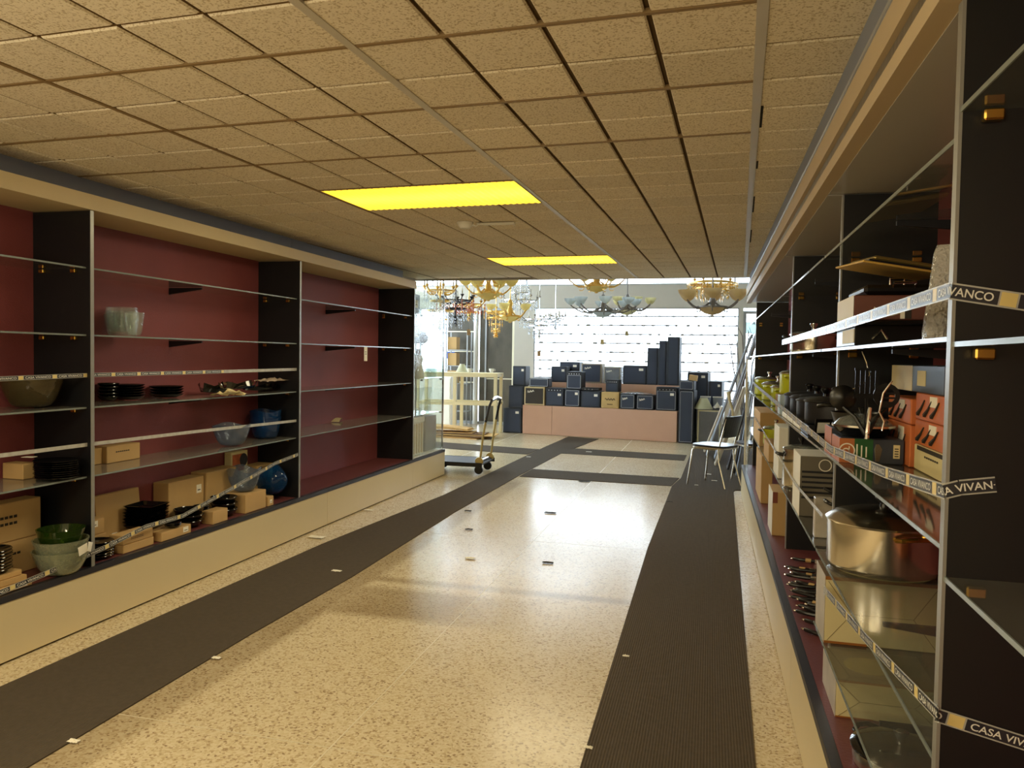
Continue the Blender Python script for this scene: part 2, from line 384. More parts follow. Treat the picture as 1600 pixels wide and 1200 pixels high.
# ---- walls
struct(MB().box(-3.75, -3.62, -5.2, 8.95, 0, CZ+.1).build('wall_left', HP))
struct(MB().box(.86, 1.0, -5.2, 9.0, 0, CZ+.1).build('wall_right', HP))
struct(MB().box(-3.75, 1.0, -5.3, -5.2, 0, CZ+.1).build('wall_rear', mat('rear_paint', (186,170,140), .8)))
whl = empty_struct('wall_hall_left')
for a_, b_2, z0_, z1_ in ((8.95,9.5,0,HZ),(15.7,16.3,0,HZ),(9.5,15.7,0,.5),(9.5,15.7,3.9,HZ)): MB().box(-8.3, -8.2, a_, b_2, z0_, z1_).build('wall_piece', HP, whl)
struct(MB().box(2.6, 2.7, 8.95, 16.3, 0, HZ).build('wall_hall_right', HP))
struct(MB().box(-8.2, -3.75, 8.85, 8.95, 0, HZ).build('wall_hall_near_left', HP))
struct(MB().box(1.0, 2.6, 8.9, 9.0, 0, HZ).build('wall_hall_near_right', HP))
# window wall with openings
wx0 = Y(833, 560, YB)[0]; wx1 = Y(1153, 560, YB)[0]; WZ0 = .62; WZ1 = Y(1000, 481, YB)[2]; CL0 = Y(1000, 445, YB)[2]; CL1 = 3.85
lx0, lx1 = Y(640, 520, YB)[0]-.4, Y(697, 520, YB)[0]
wb = MB()
wall_front = empty_struct('wall_front')
def wpiece(x0, x1, z0, z1): MB().box(x0, x1, YB, YB+.18, z0, z1).build('wall_piece', HP, wall_front)
px0 = Y(803, 560, YB)[0]                      # pier left edge
rx0, rx1 = Y(1160, 560, YB)[0], Y(1183, 560, YB)[0]+.9
wpiece(-8.2, 2.6, CL1, HZ); wpiece(-8.2, 2.6, WZ1, CL0)
wpiece(-8.2, lx0, 0, WZ1); wpiece(lx0, lx1, 0, 1.0); wpiece(px0, wx0, 0, WZ1); wpiece(wx0, wx1, 0, WZ0)
wpiece(wx1, rx0, 0, WZ1); wpiece(rx1, 2.6, 0, WZ1); wpiece(rx0, rx1, 0, .3)
alu = mat('window_aluminium', (168,172,176), .4, metal=.3); pane = glassy('window_pane', (.97,.98,.98), .02)
rail = mat('shutter_rail_grey', (150,150,150), .6)
def window(n, x0, x1, z0, z1, nx, rails=0, fr=.035):
    wdw = MB()
    for a in (z0, z1-fr): wdw.box(x0, x1, YB+.05, YB+.10, a, a+fr)
    o = struct(wdw.build('window_%d' % n, alu))
    for i in range(nx+1):
        xx = x0 + (x1-x0)*i/nx; xx = min(max(xx, x0+fr/2), x1-fr/2)
        MB().box(xx-fr/2, xx+fr/2, YB+.05, YB+.10, z0+fr, z1-fr).build('mullion', alu, o)
    for i in range(nx):
        a = x0+(x1-x0)*i/nx+fr/2; b2 = x0+(x1-x0)*(i+1)/nx-fr/2
        MB().box(a, b2, YB+.072, YB+.078, z0+fr, z1-fr).build('pane', pane, o)
    for k in range(rails):                      # security shutter rails with clips outside the glass
        z = z1 - .17 - k*.189
        if z < z0: break
        mb = MB().box(x0, x1, YB+.14, YB+.146, z-.011, z+.011); q = x0+.1
        while q < x1-.05:
            l = random.uniform(.03,.09); mb.box(q, q+l, YB+.13, YB+.15, z-.02, z+.02); q += random.uniform(.18,.30)
        mb.build('shutter_rail', rail, o)
    return o
window(1, wx0, wx1, WZ0, WZ1, 1, 12, .02)
window(2, rx0, rx1, .3, WZ1-.06, 1, 0, .06)
window(3, lx0, lx1, 1.0, WZ1, 2, 3, .03)
window(4, -8.2, 2.6, CL0, CL1, 5, 0, .03)
w5 = struct(MB().box(-8.28,-8.23,9.5,15.7,.5,.54).box(-8.28,-8.23,9.5,15.7,3.86,3.9).build('window_5', alu))
for k in range(5):
    yy = 9.5+6.2*k/4; yy = min(max(yy, 9.52), 15.68); MB().box(-8.28,-8.23,yy-.02,yy+.02,.54,3.86).build('mullion', alu, w5)
for k in range(4): MB().box(-8.258,-8.252,9.54+1.55*k,11.02+1.55*k,.54,3.86).build('pane', pane, w5)
# street sign seen through the narrow right window
q0 = Y(1162,503,24.); q1 = Y(1182,521,24.)
ob = thing('street_sign', 'grey green sign board on posts outside the narrow right window', 'sign', ((q0[0]+q1[0])/2+.3, 24, -.14))
MB().box(-(q1[0]-q0[0])/2-.3, .9, 0, .06, q1[2]+.14, q0[2]+.14, .01).build('board', mat('sign_board', (110,134,134), .6), ob)
for x in (-.2, .5): MB().box(x-.03, x+.03, .06, .12, 0, q0[2]+.1).build('post', alu, ob)
struct(MB().box(-40, 40, 16.4, 90, -.3, -.14).build('ground_street', mat('asphalt', (120,120,120), .9)))
# glazed partition left of the pier: frames, dark panes
dx0, dx1 = lx1, px0
gp_ = struct(MB().box(dx0, dx1, YB+.02, YB+.1, WZ1-.05, WZ1).box(dx0, dx1, YB+.02, YB+.1, 0, .06).build('door_1', alu))
dark = mat('dark_mottled_pane', (92,88,78), .25, var=.65, scale=4.5, stretch=(1,1,.5))
pm = Y(744, 560, YB)[0]
for a, b2 in ((dx0+.02, pm-.06), (pm+.06, Y(757,560,YB)[0]), (Y(759.5,560,YB)[0], dx1-.05)):
    MB().box(a, b2, YB+.055, YB+.065, .06, WZ1-.05).build('pane', dark, gp_)
MB().lathe([(.055,0),(.055,WZ1)], (pm, YB-.02, 0), 16).build('post', mat('pale_post', (232,232,226), .4), gp_)
MB().box(dx1-.05, dx1, YB+.02, YB+.1, .06, WZ1-.05).build('jamb', mat('pale_jamb', (240,236,210), .5), gp_)
MB().box(Y(757,560,YB)[0], Y(759.5,560,YB)[0], YB+.02, YB+.1, .06, WZ1-.05).build('jamb', alu, gp_)
for v in (518, 549, 597):
    z = Y(720, v, YB)[2]; MB().box(dx0, pm-.06, YB+.03, YB+.06, z-.012, z+.012).build('glazing_bar', mat('pale_jamb', (240,236,210), .5), gp_)
zz = Y(780, 592, YB)[2]; MB().box(Y(759.5,560,YB)[0], dx1-.05, YB+.03, YB+.06, zz-.012, zz+.012).build('glazing_bar', mat('pale_jamb', (240,236,210), .5), gp_)

# ---- ceiling lamps
prism_m = mat('prismatic_diffuser', (255,222,70), .5, var=.02, emit=(255,216,62), es=1.4)
nt_ = prism_m.node_tree; tc_ = nt_.nodes.new('ShaderNodeTexCoord'); sx_ = nt_.nodes.new('ShaderNodeSeparateXYZ'); nt_.links.new(tc_.outputs['Object'], sx_.inputs[0])
ab_ = nt_.nodes.new('ShaderNodeMath'); ab_.operation = 'ABSOLUTE'; nt_.links.new(sx_.outputs[1], ab_.inputs[0])
mr_ = nt_.nodes.new('ShaderNodeMapRange'); mr_.interpolation_type = 'SMOOTHSTEP'; mr_.inputs[1].default_value = 0; mr_.inputs[2].default_value = .22; mr_.inputs[3].default_value = 2.3; mr_.inputs[4].default_value = 1.15
nt_.links.new(ab_.outputs[0], mr_.inputs[0]); nt_.links.new(mr_.outputs[0], nt_.nodes['Principled BSDF'].inputs['Emission Strength'])   # the tubes show brighter through the middle
def ribbed_diffuser(wd, dp):
    mb = MB(); n = 61
    vs = []
    for k in range(n):
        x = -wd/2 + wd*k/(n-1); z = -.006 if k % 2 else -.001
        vs += [(x, -dp/2, z), (x, dp/2, z)]
    mb.add(vs, [(2*k, 2*k+1, 2*k+3, 2*k+2) for k in range(n-1)]); return mb
def ceiling_light(jr, label):
    c = gp(-2, jr+1)
    o = thing('ceiling_light', label, 'lamp', (c.x, c.y, CZ), -ANG, 'recessed ceiling lights in a row')
    wd, dp = 4*T-.03, 2*T-.012
    fr = MB().box(-wd/2-.008, -wd/2, -dp/2, dp/2, -.004, .02).box(wd/2, wd/2+.008, -dp/2, dp/2, -.004, .02).box(-wd/2-.008, wd/2+.008, -dp/2-.006, -dp/2, -.004, .02).box(-wd/2-.008, wd/2+.008, dp/2, dp/2+.006, -.004, .02)
    fr.build('frame', tg, o)
    ribbed_diffuser(wd, dp).build('diffuser', prism_m, o)
    ld = bpy.data.lights.new('fixture_light', 'AREA'); ld.shape = 'RECTANGLE'; ld.size = wd*.96; ld.size_y = dp*.94
    ld.energy = LAMP_W; ld.color = LAMP_COL
    lo = bpy.data.objects.new('fixture_light', ld); COL.objects.link(lo); lo.parent = o; lo.location = (0,0,-.012)
ceiling_light(lamp_rows[3], 'yellow recessed ceiling light farther down the aisle, the smaller one in view')
ceiling_light(lamp_rows[2], 'yellow recessed ceiling light nearest the camera, the larger one in view')
ceiling_light(lamp_rows[1], 'yellow recessed ceiling light above the camera')
ceiling_light(lamp_rows[0], 'yellow recessed ceiling light behind the camera')
opal = mat('added_opal_globe', (255,236,190), .4, emit=(255,214,130), es=6.)  # hanging globes added out of view to brighten the near ceiling
for k, (x, y, lb) in enumerate(((-2.5, .15, 'round opal pendant lamp left of the camera'), (-.7, -1.3, 'round opal pendant lamp just behind the camera'), (-2.3, -2.7, 'round opal pendant lamp farther behind the camera'))):
    o = thing('added_pendant_lamp', lb, 'lamp', (x, y, 2.0), 0, 'pendant lamps behind the camera')
    MB().lathe([(.0005,-.11),(.06,-.092),(.10,-.045),(.11,0),(.10,.045),(.06,.092),(.03,.105)], n=24).build('globe', opal, o)
    MB().lathe([(.035,.10),(.035,.13),(.012,.15),(.012,.15),(.0005,.15)], n=14).build('cap', G('brass'), o)
    MB().tube([(0,0,.14),(0,0,CZ-2.0)], .006, 6).build('rod', G('brass'), o)
    ld = bpy.data.lights.new('added_globe_light', 'POINT'); ld.energy = ADDED_PEND_W; ld.color = LAMP_COL; ld.shadow_soft_size = .11
    lo = bpy.data.objects.new('added_globe_light', ld); COL.objects.link(lo); lo.parent = o; lo.location = (0,0,-.25)
p = S(727, 347, CZ)
o = thing('smoke_detector', 'small white smoke detector with a loose wire on the ceiling', 'smoke detector', (p[0], p[1], CZ))
MB().lathe([(0,-.045),(.035,-.045),(.05,-.03),(.06,-.008),(.06,-.002)], n=20).build('body', G('white'), o)
MB().obox((.22,.03,-.012), (.28,.05,.012), b=.005).build('base_plate', G('white'), o)
MB().tube([(.05,0,-.02),(.08,.01,-.03),(.1,.0,-.015),(.14,.03,-.02),(.34,.03,-.02),(.36,.05,-.03)], .004, 5).build('wire', G('white'), o)

# ---- left and right cornice above the cabinets
cornice = empty_struct('trim_1')
MB().box(XLB-.03, XL, -2, 7.93, 2.22, 2.30).build('cream_lip', mat('cornice_cream', (206,188,146), .5, var=.04), cornice)
for a, b2 in ((-2, 3.0), (3.0, 5.72), (5.72, 8.1)): MB().box(-3.60, -3.405, a+.002, b2-.002, 2.30, CZ).build('grey_band', G('greyf'), cornice)
cornice2 = empty_struct('trim_2')
cc = mat('cornice_beige', (196,176,142), .5, var=.05)
MB().box(.37, .42, -2, 8.9, 2.205, 2.285).build('cream_lip', cc, cornice2)
MB().box(.375, .42, -2, 8.9, 2.12, 2.162).build('cream_lip', cc, cornice2)
MB().box(.385, .42, -2, 8.9, 2.162, 2.205).build('perforated_track', mat('track_metal', (150,146,138), .35, metal=.8, var=.5, scale=60, stretch=(.2,1,.2)), cornice2)
MB().tube([(.373, -2, 2.288), (.373, 8.9, 2.288)], .009, 8).build('bead', G('strip'), cornice2)
MB().box(.402, .82, -2, 8.9, 2.286, CZ).build('grey_band', G('greyf'), cornice2)

# ================================================================== shelving
def plinth(name, label, x0, x1, front, joints, ztop, zed, xboard):
    """low cream plinth with maroon board and dark nosing; front = x of its face"""
    o = thing(name, label, 'plinth', (front, joints[0], 0)); s = 1 if x0 < front else -1
    ox, oy = front, joints[0]
    for a, b2 in zip(joints[:-1], joints[1:]):
        MB().box(0, -s*.018, a-oy+.0015, b2-oy-.0015, .012, ztop).build('base_panel', G('cream'), o)
    MB().box(-s*.02, -s*.05, joints[0]-oy, joints[-1]-oy, 0, ztop-.005).build('carcass', mat('plinth_core', (70,60,50), .9), o)
    MB().box(-s*.03, xboard-ox, joints[0]-oy, joints[-1]-oy, ztop-.005, zed).build('bottom_board', G('maroonb'), o)
    MB().box(s*.004, -s*.0295, joints[0]-oy, joints[-1]-oy, ztop, zed-.0005).build('edge_trim', G('edge'), o)
    return o
plL = plinth('cabinet_plinth', 'cream plinth with maroon top board under the empty left shelves', XLB, XL, XL, [-1.5, 2.2, 5.93, 7.88, 8.93], .292, .325, XLB-.05)
plR = plinth('cabinet_plinth', 'cream plinth with maroon board under the right cookware shelves', XRB, .36, .362, [-1.0, 3.4, 5.9, 8.75], .305, .335, XRB+.02)
BZL, BZR = .325, .335
SOFL = mat('soffit_board', (186,168,132), .6, var=.05)
def shelf(parent, org, x0, x1, y0, y1, z, m, pins=(), mid=None, ef=None):
    """glass sheet with ground front edge ef (x) and brass shelf pins"""
    o = MB().box(x0-org[0], x1-org[0], y0-org[1], y1-org[1], z-.004, z+.004).build('glass_shelf', m, parent)
    if ef is not None:
        d = .003 if ef < 0 else -.003
        MB().box(ef-org[0]+d, ef-org[0]+d*.05, y0-org[1]-(.012 if ef>0 else 0), y1-org[1]+(.012 if ef>0 else 0), z-.0045, z+.0045).build('front_edge', G('gedge'), o)
    for (px, py) in pins:
        MB().obox((px-org[0], py-org[1], z-.016), (.032, .02, .02), b=.003).build('shelf_pin', G('brass'), o)
    if mid is not None:
        xb, xf, ym = mid; s = 1 if xf > xb else -1; mb = MB(); h = .006
        pr = [(xb,z-.006),(xf,z-.006),(xf,z-.018),(xb,z-.05)]
        mb.add([(p[0]-org[0], ym-org[1]-h, p[1]) for p in pr]+[(p[0]-org[0], ym-org[1]+h, p[1]) for p in pr], [(0,1,2,3),(7,6,5,4),(0,4,5,1),(1,5,6,2),(2,6,7,3),(3,7,4,0)])
        mb.build('bracket', G('dkmetal'), o)
    return o
def left_unit(label, y0, y1, xb, zs, div=True):
    o = thing('display_cabinet', label, 'cabinet', (XL, y0, BZL)); org = (XL, y0, 0)
    bx = lambda a,b,c,d,e,f: MB().box(a-XL, b-XL, c-y0, d-y0, e-BZL, f-BZL)
    bx(xb-.02, xb, y0, y1, BZL, 2.22).build('back_panel', G('maroon'), o)
    # loose fabric creases along the top of the back panel
    if div:
        sp = bx(xb, XL-.004, y1, y1+.02, BZL, 2.215).build('side_panel', G('black'), o)
        bx(XL-.004, XL, y1-.001, y1+.021, BZL, 2.215).build('edge_strip', G('strip'), sp)
    bx(xb-.02, XL-.02, y0, y1, 2.222, 2.236).build('soffit_panel', SOFL, o)
    z0 = BZL
    for k, (z, deep) in enumerate(zs):
        pins = [(xb+.07, y1-.012), (XL-.10, y1-.012), (xb+.07, y0+.032), (XL-.10, y0+.032)]
        q = shelf(o, org, xb+.004, XL-.03, y0+.003, y1-.003, z, G('glass') if z > 1.4 else G('glassL'), pins, (xb, XL-.12, (y0+y1)/2), XL-.03)
        q.location.z -= BZL
    return o
ZL = [(1.915,1),(1.56,1),(1.175,1),(.805,1)]
left_unit('maroon backed black display cabinet at the far left edge of the photo', .9, 3.34, -3.545, ZL)
left_unit('maroon backed black display cabinet holding blue and clear glass bowls', 3.361, 5.455, -3.545, ZL)
left_unit('nearly empty maroon backed black display cabinet next to the glass corner case', 5.476, 7.875, -3.60, ZL)
# creased wallpaper strip along top of the middle back panel
for yy, ln in ((3.42,.3),(3.8,.45),(4.4,.5),(5.0,.4)):
    pass
# glass corner case at the end of the left run
gc = thing('glass_display_case', 'tall clear glass corner case at the end of the left shelves', 'display case', (XL, 7.9, BZL+.004))
def gbx(a,b,c,d,e,f): return MB().box(a-XL, b-XL, c-7.9, d-7.9, e-BZL-.004, f-BZL-.004)
gbx(XL-.02, XL-.014, 7.92, 8.90, BZL+.01, 2.2).build('front_pane', G('clear'), gc)
gbx(XLB, XL-.02, 8.894, 8.90, BZL+.01, 2.2).build('end_pane', G('clear'), gc)
for yy in (7.90, 8.88): gbx(XL-.03, XL-.012, yy, yy+.018, BZL+.004, 2.2).build('corner_post', G('chrome'), gc)
gbx(XLB, XLB+.018, 8.88, 8.90, BZL+.004, 2.2).build('corner_post', G('chrome'), gc)
gbx(XLB, XL-.012, 7.90, 8.90, BZL+.003, BZL+.012).build('base_tray', G('white'), gc)
GCZ = [.80, 1.21, 1.62, 1.95]
for z in GCZ: gbx(XLB+.02, XL-.022, 7.93, 8.89, z-.004, z+.004).build('glass_shelf', G('glass'), gc)
for z in GCZ:
    for yy in (8.2, 8.84): gbx(XL-.05, XL-.024, yy, yy+.03, z-.02, z-.004).build('shelf_clip', G('chrome'), gc)

def right_unit(label, y0, y1, zs, xd=.47):
    div = True
    o = thing('display_cabinet', label, 'cabinet', (XR, y0, BZR)); org = (XR, y0, 0)
    bx = lambda a,b,c,d,e,f: MB().box(a-XR, b-XR, c-y0, d-y0, e-BZR, f-BZR)
    bx(XRB, XRB+.02, y0, y1, BZR, 2.115).build('back_panel', G('maroon'), o)
    if div:
        sp = bx(xd+.006, XRB, y1, y1+.022, BZR, 2.115).build('side_panel', G('black'), o)
        bx(xd, xd+.006, y1-.001, y1+.023, BZR, 2.115).build('edge_strip', G('strip'), sp)
    bx(.42, XRB+.02, y0+.004, y1-.004, 2.118, 2.128).build('soffit_panel', G('soffit'), o)
    for z in zs:
        pins = [(xd+.05, y1-.012), (XRB-.07, y1-.012)]
        q = shelf(o, org, XR+.006, XRB-.004, y0+.024, y1-.003, z, G('glass') if z > 1.4 else G('glassd'), pins, (XRB, XR+.08, (y0+y1)/2), XR+.006)
        q.location.z -= BZR
    return o
right_unit('near black display cabinet at the right edge with empty glass shelves', .1, 1.50, [1.925, 1.515, 1.097], XR)
right_unit('black display cabinet holding the big steel pot and orange boxes', 1.522, 3.13, [1.88, 1.525, 1.147, .755, .47])
right_unit('black display cabinet holding the dark pots with flat lids', 3.152, 4.9, [1.88, 1.525, 1.147, .755])
right_unit('long far black display cabinet holding the avocado green pots', 4.922, 8.7, [1.88, 1.525, 1.147, .755])
ep = thing('glass_end_panel', 'upright clear glass panel closing the far end of the cookware shelves', 'glass panel', (XR-.02, 8.68, BZR+.004))
MB().box(0, .006, -.66, .02, .004, 1.15).build('pane', G('clear'), ep)
MB().box(-.008, .014, .02, .045, 0, 1.16).build('post', mat('pale_jamb', (240,236,210), .5), ep)

# ------------------------------------------------------------------ printed tapes
cu = bpy.data.curves.new('tape_words', 'FONT'); cu.body = 'CASA VIVANCO'; cu.size = 1.0; cu.offset = .012
to = bpy.data.objects.new('tape_words', cu); COL.objects.link(to); bpy.context.view_layer.update()
tm = bpy.data.meshes.new_from_object(to.evaluated_get(bpy.context.evaluated_depsgraph_get()))
TXV = np.array([v.co[:] for v in tm.vertices]); TXF = [tuple(p.vertices) for p in tm.polygons]
bpy.data.objects.remove(to); bpy.data.curves.remove(cu); bpy.data.meshes.remove(tm)
TXV[:,0] -= TXV[:,0].min(); TXV[:,0] /= TXV[:,0].max(); TXV[:,1] -= TXV[:,1].min(); TXV[:,1] /= TXV[:,1].max()
band_m = glassy('tape_film', (.9,.9,.9), .55, (214,214,208), rough=.22); print_m = mat('tape_dark_print', (40,42,50), .3, spec=.6)
yel_m = mat('tape_cream_print', (216,196,130), .35); let_m = mat('tape_white_letters', (226,226,220), .35)
def tape(label, pts, nrm_of, wd, s_text=(0, 1e9), plain=(), phase=0., printed=True, fade=None):
    """ribbon through pts; nrm_of = list of unit normals per segment"""
    P = [np.array(p, float) for p in pts]; L_ = [0.]
    for a, b2 in zip(P[:-1], P[1:]): L_.append(L_[-1] + np.linalg.norm(b2-a))
    c = P[0]; o = thing('printed_tape', label, 'tape', c)
    def at(s, t, off):
        s = min(max(s, 0), L_[-1]-1e-6); k = 0
        while L_[k+1] < s: k += 1
        d = (P[k+1]-P[k]) / max(1e-9, L_[k+1]-L_[k]); n = np.array(nrm_of[k], float); up = np.cross(n, d)
        if up[2] < 0: up = -up
        return P[k] + d*(s-L_[k]) + up*t + n*off - c
    def ribbon(s0, s1, t0, t1, off, n=None):
        ks = sorted({s0, s1} | {l for l in L_ if s0 < l < s1}); mb = MB()
        for a, b2 in zip(ks[:-1], ks[1:]):
            e = 1e-5; q = [at(a+e,t0,off), at(b2-e,t0,off), at(b2-e,t1,off), at(a+e,t1,off)]; q2 = [at(a+e,t0,off-.0006), at(b2-e,t0,off-.0006), at(b2-e,t1,off-.0006), at(a+e,t1,off-.0006)]
            mb.add(q+q2, [(0,1,2,3),(7,6,5,4),(0,4,5,1),(2,6,7,3)])
        return mb
    ribbon(0, L_[-1], -wd/2, wd/2, 0).build('film', band_m, o)
    if not printed: return o
    U = .195; s = -phase
    while s < L_[-1]:
        a, b2 = max(s, 0), min(s+.163, L_[-1])
        if b2 > a+.004 and s_text[0] <= s <= s_text[1]:
            pb_ = ribbon(a, b2, -wd*.40, wd*.40, .0004).build('print_block', print_m, o)
            vv = []; keep = []
            for q in TXV:
                ss = s + .008 + q[0]*.147; vv.append(at(ss, (q[1]-.5)*wd*.50, .0009)); keep.append(.001 < ss < L_[-1]-.001)
            fs = [f for f in TXF if all(keep[i] for i in f)]
            if fs:
                used = sorted({i for f in fs for i in f}); mp_ = {i: k for k, i in enumerate(used)}
                MB().add([vv[i] for i in used], [tuple(mp_[i] for i in f) for f in fs]).build('lettering', let_m, pb_)['kind'] = 'stuff'
            a, b2 = max(s+.166, 0), min(s+.192, L_[-1])
            if b2 > a+.002: ribbon(a, b2, -wd*.40, wd*.40, .0004).build('cream_block', yel_m, o)
        s += U
    return o
def pxs(lst, x): return [X(u, v, x) for u, v in lst]
nl = (1,0,0); nr = (-1,0,0); nf = (0,-1,0)
pts = [np.array([XL-.026, 1.2, 1.335])] + pxs([(0,592),(142,586),(300,582),(467,577)], XL-.026)
tape('printed tape stretched level across the third left shelf', pts, [nl]*4, .022, s_text=(0, 3.2))
pts = [np.array([XL-.026, 1.2, .99])] + pxs([(0,712),(142,694),(300,675),(467,657)], XL-.026)
tape('plain cream tape stretched across the fourth left shelf', pts, [nl]*4, .020, printed=False)
pts = [np.array([XL+.006, 1.9, .40])] + pxs([(0,926),(72,896),(165,855),(228,823),(286,806),(368,760),(430,724),(466,710)], XL+.006)
tape('printed tape sagging low across the cartons and bowls at bottom left', pts, [nl]*8, .026)
def right_tape(label, far, near, target, wd):
    a = pxs(far, XR-.002); e = [Y(u, v, 1.497) for u, v in near]
    e[0][0] = XR-.002; a.append(e[0])
    s_c = sum(np.linalg.norm(q1-q0) for q0, q1 in zip(a[:-1], a[1:])); phase = (target - s_c) % .195
    return tape(label, a + e[1:], [nr]*(len(a)-1) + [nf]*(len(e)-1), wd, phase=phase)
right_tape('printed tape crossing the top cookware shelf and wrapping the near panel', [(1222,535),(1300,513),(1400,480),(1484,454)], [(1486,455),(1600,472),(1680,484)], .088, .030)
right_tape('printed tape crossing the third cookware shelf, ending short on the near panel', [(1176,598),(1258,668),(1298,702),(1380,737),(1472,767)], [(1474,768),(1500,762),(1556,757)], .046, .028)
right_tape('printed tape slanting low in front of the boxed pots onto the near panel', [(1287,920),(1350,995),(1400,1048),(1466,1117)], [(1470,1118),(1600,1161),(1680,1186)], .146, .026)
tape('plain clear tape across the lower cookware shelf by the grey boxes', pxs([(1178,650),(1243,757),(1285,806)], XR-.002), [nr]*2, .016, printed=False)

# ================================================================== goods: builders
def bowl_prof(R, H, rb, t=.006, curve=.75, foot=.0):
    out = []; n = 9
    for k in range(n):
        q = k/(n-1); out.append((rb + (R-rb)*q**curve, foot + (H-foot)*q**1.25))
    inn = [(max(r-t, .001), max(z, foot+t) + (0 if k else t)) for k, (r, z) in list(enumerate(out))[::-1]]
    return [(.0005, 0), (rb*.98, 0)] + out + inn + [(.0005, foot+t*1.2)]
def fit(u0, u1, vb, vt, z, kb=.55, far_rim=True):
    """centre, radius and height of a round thing from its outline, standing at height z"""
    uc = (u0+u1)/2; p = S(uc, vb, z); d = ray(uc, vb)[:2]; d = d/np.linalg.norm(d)
    R = (u1-u0)/2 * depth_of(p)/F_PX
    for _ in range(3):
        c = p[:2] + d*R*kb; R = (u1-u0)/2 * depth_of((c[0], c[1], z))/F_PX
    rng = np.linalg.norm(c) + (R if far_rim else -R)*.8; r = ray(uc, vt); zt = EYE + r[2]/np.linalg.norm(r[:2])*rng
    return c, R, max(zt - z, .02)
def clampL(c, R, xb): c[0] = min(max(c[0], xb+R+.003), XL-R*.0-.03); return c
def glass_bowl(label, u0, u1, vb, vt, z, m, kb=.5, curve=.7, wavy=0., name='glass_bowl', cat='bowl', group=None, hk=1., xb=None, t=.006, n=36, flute=0):
    c, R, H = fit(u0, u1, vb, vt, z, kb); H *= hk
    if xb is not None: c[0] = max(c[0], xb+R+.004)
    wob = None
    if wavy or flute:
        def wob(a, j, r, zz):
            q = zz/H
            return r*(1+flute*math.cos(14*a)*q), zz + wavy*H*math.sin(3*a+.6)*max(q, 0)**2
    o = MB().lathe(bowl_prof(R, H, R*kb, t, curve), n=n, wob=wob).build(name, m, None, (c[0], c[1], z+.0045))
    return tag(o, label, cat, group), c, R, H
def plate_stack(label, u0, u1, vb, vt, z, n, m, group, kb=.6, square=False, xb=-3.54, zoff=.0045, rz=0., topm=None, name='plate', cat='plate', at=None):
    if at: c, R, H = np.array(at[:2]), at[2], at[3]
    else:
        c, R, H = fit(u0, u1, vb, vt, z, kb); c[0] = max(c[0], xb+R+.004)
    step = H/(n+.6); proto = None
    if square:
        h = step*1.25; mb = MB(); r = R*.92; a = []
        for (q, zz) in ((.72,0),(1.,h),(.94,h),(.70,.005)): a.append([(sx*r*q, sy*r*q, zz) for sx, sy in ((-1,-1),(1,-1),(1,1),(-1,1))])
        vs = [p for ring in a for p in ring]; fs = [(3,2,1,0),(12,13,14,15)]
        for k in range(3): fs += [(k*4+i, k*4+(i+1)%4, (k+1)*4+(i+1)%4, (k+1)*4+i) for i in range(4)]
        me = mb.add(vs, fs).mesh(name, m)
    else:
        h = step*1.3; me = MB().lathe([(.0005,0),(R*kb,0),(R*.86,h*.55),(R,h),(R*.985,h+.002),(R*.84,h*.55+.004),(R*kb*.95,.005),(.0005,.005)], n=30).mesh(name, m)
    for k in range(n):
        o = bpy.data.objects.new(name, me); COL.objects.link(o)
        o.location = (c[0]+random.uniform(-.004,.004), c[1]+random.uniform(-.004,.004), z+zoff+k*step); o.rotation_euler = (0,0,rz+random.uniform(-.06,.06))
        tag(o, label, cat, group)
    return c, R, step*n
def carton(label, x0, x1, y0, y1, z0, z1, m='carton', name='cardboard_box', cat='box', rz=0., tapeside=None, sticker=None, lines=0, flap=True, group=None, rot=None, face='x', open_=False):
    """box with top flaps; face = visible print side: x (towards the aisle) or y (towards the camera)"""
    cx, cy = (x0+x1)/2, (y0+y1)/2; w_, d_, h_ = abs(x1-x0), abs(y1-y0), z1-z0
    o = thing(name, label, cat, (cx, cy, z0), rz, group, rot=rot)
    body = MB().box(-w_/2, w_/2, -d_/2, d_/2, 0, h_, .003).build('body', G(m) if isinstance(m, str) else m, o)
    if flap:
        for s in (-1, 1): MB().box(-w_/2+.001, w_/2-.001, s*.0012, s*(d_/2-.002), h_, h_+.002).build('flap', G(m) if isinstance(m, str) else m, o)
    sgn = 1 if cx < -1 else -1
    def on_face(mb_args):
        a, b2, za, zb, t = mb_args      # along-face range (-.5..+.5), height range (0..1)
        if face == 'x':
            xx = sgn*w_/2; return MB().box(xx, xx+sgn*t, a*d_, b2*d_, za*h_, zb*h_)
        return MB().box(a*w_, b2*w_, -d_/2, -d_/2-t, za*h_, zb*h_)
    if tapeside: on_face((-.06,.06,0,1,.0008)).build('packing_tape', mat('packing_tape', (198,168,116), .25), o)
    if sticker:
        a, za, sw, sh = sticker; on_face((a, a+sw, za, za+sh, .0008)).build('sticker', G('paper'), o)
        on_face((a+sw*.2, a+sw*.8, za+sh*.3, za+sh*.42, .0012)).build('print', G('ink'), o)
    if lines:
        mb = MB()
        for k in range(lines):
            q = on_face((-.22, .18-.06*k, .62-.16*k, .69-.16*k, .0007)); 
            # broken into word-like dashes
            n = 7
            for i in range(n):
                a0 = -.24+i*.06; r = on_face((a0, a0+.045, .60-.17*k, .67-.17*k, .0007)); mb.add(r.v, r.f)
        mb.build('printed_words', G('ink'), o)
    return o
def cartonL(label, ua, va, ub, z, vt, depth, **k):
    """left-shelf box from its front bottom corner pixels"""
    p = S(ua, va, z); q = X(ub, va, p[0]); h = X(ua, vt, p[0])[2]
    x1 = min(p[0], XL-.012); x0 = max(x1-depth, -3.535)
    return carton(label, x0, x1, p[1], q[1], z+.0005, max(h, z+.02), **k)

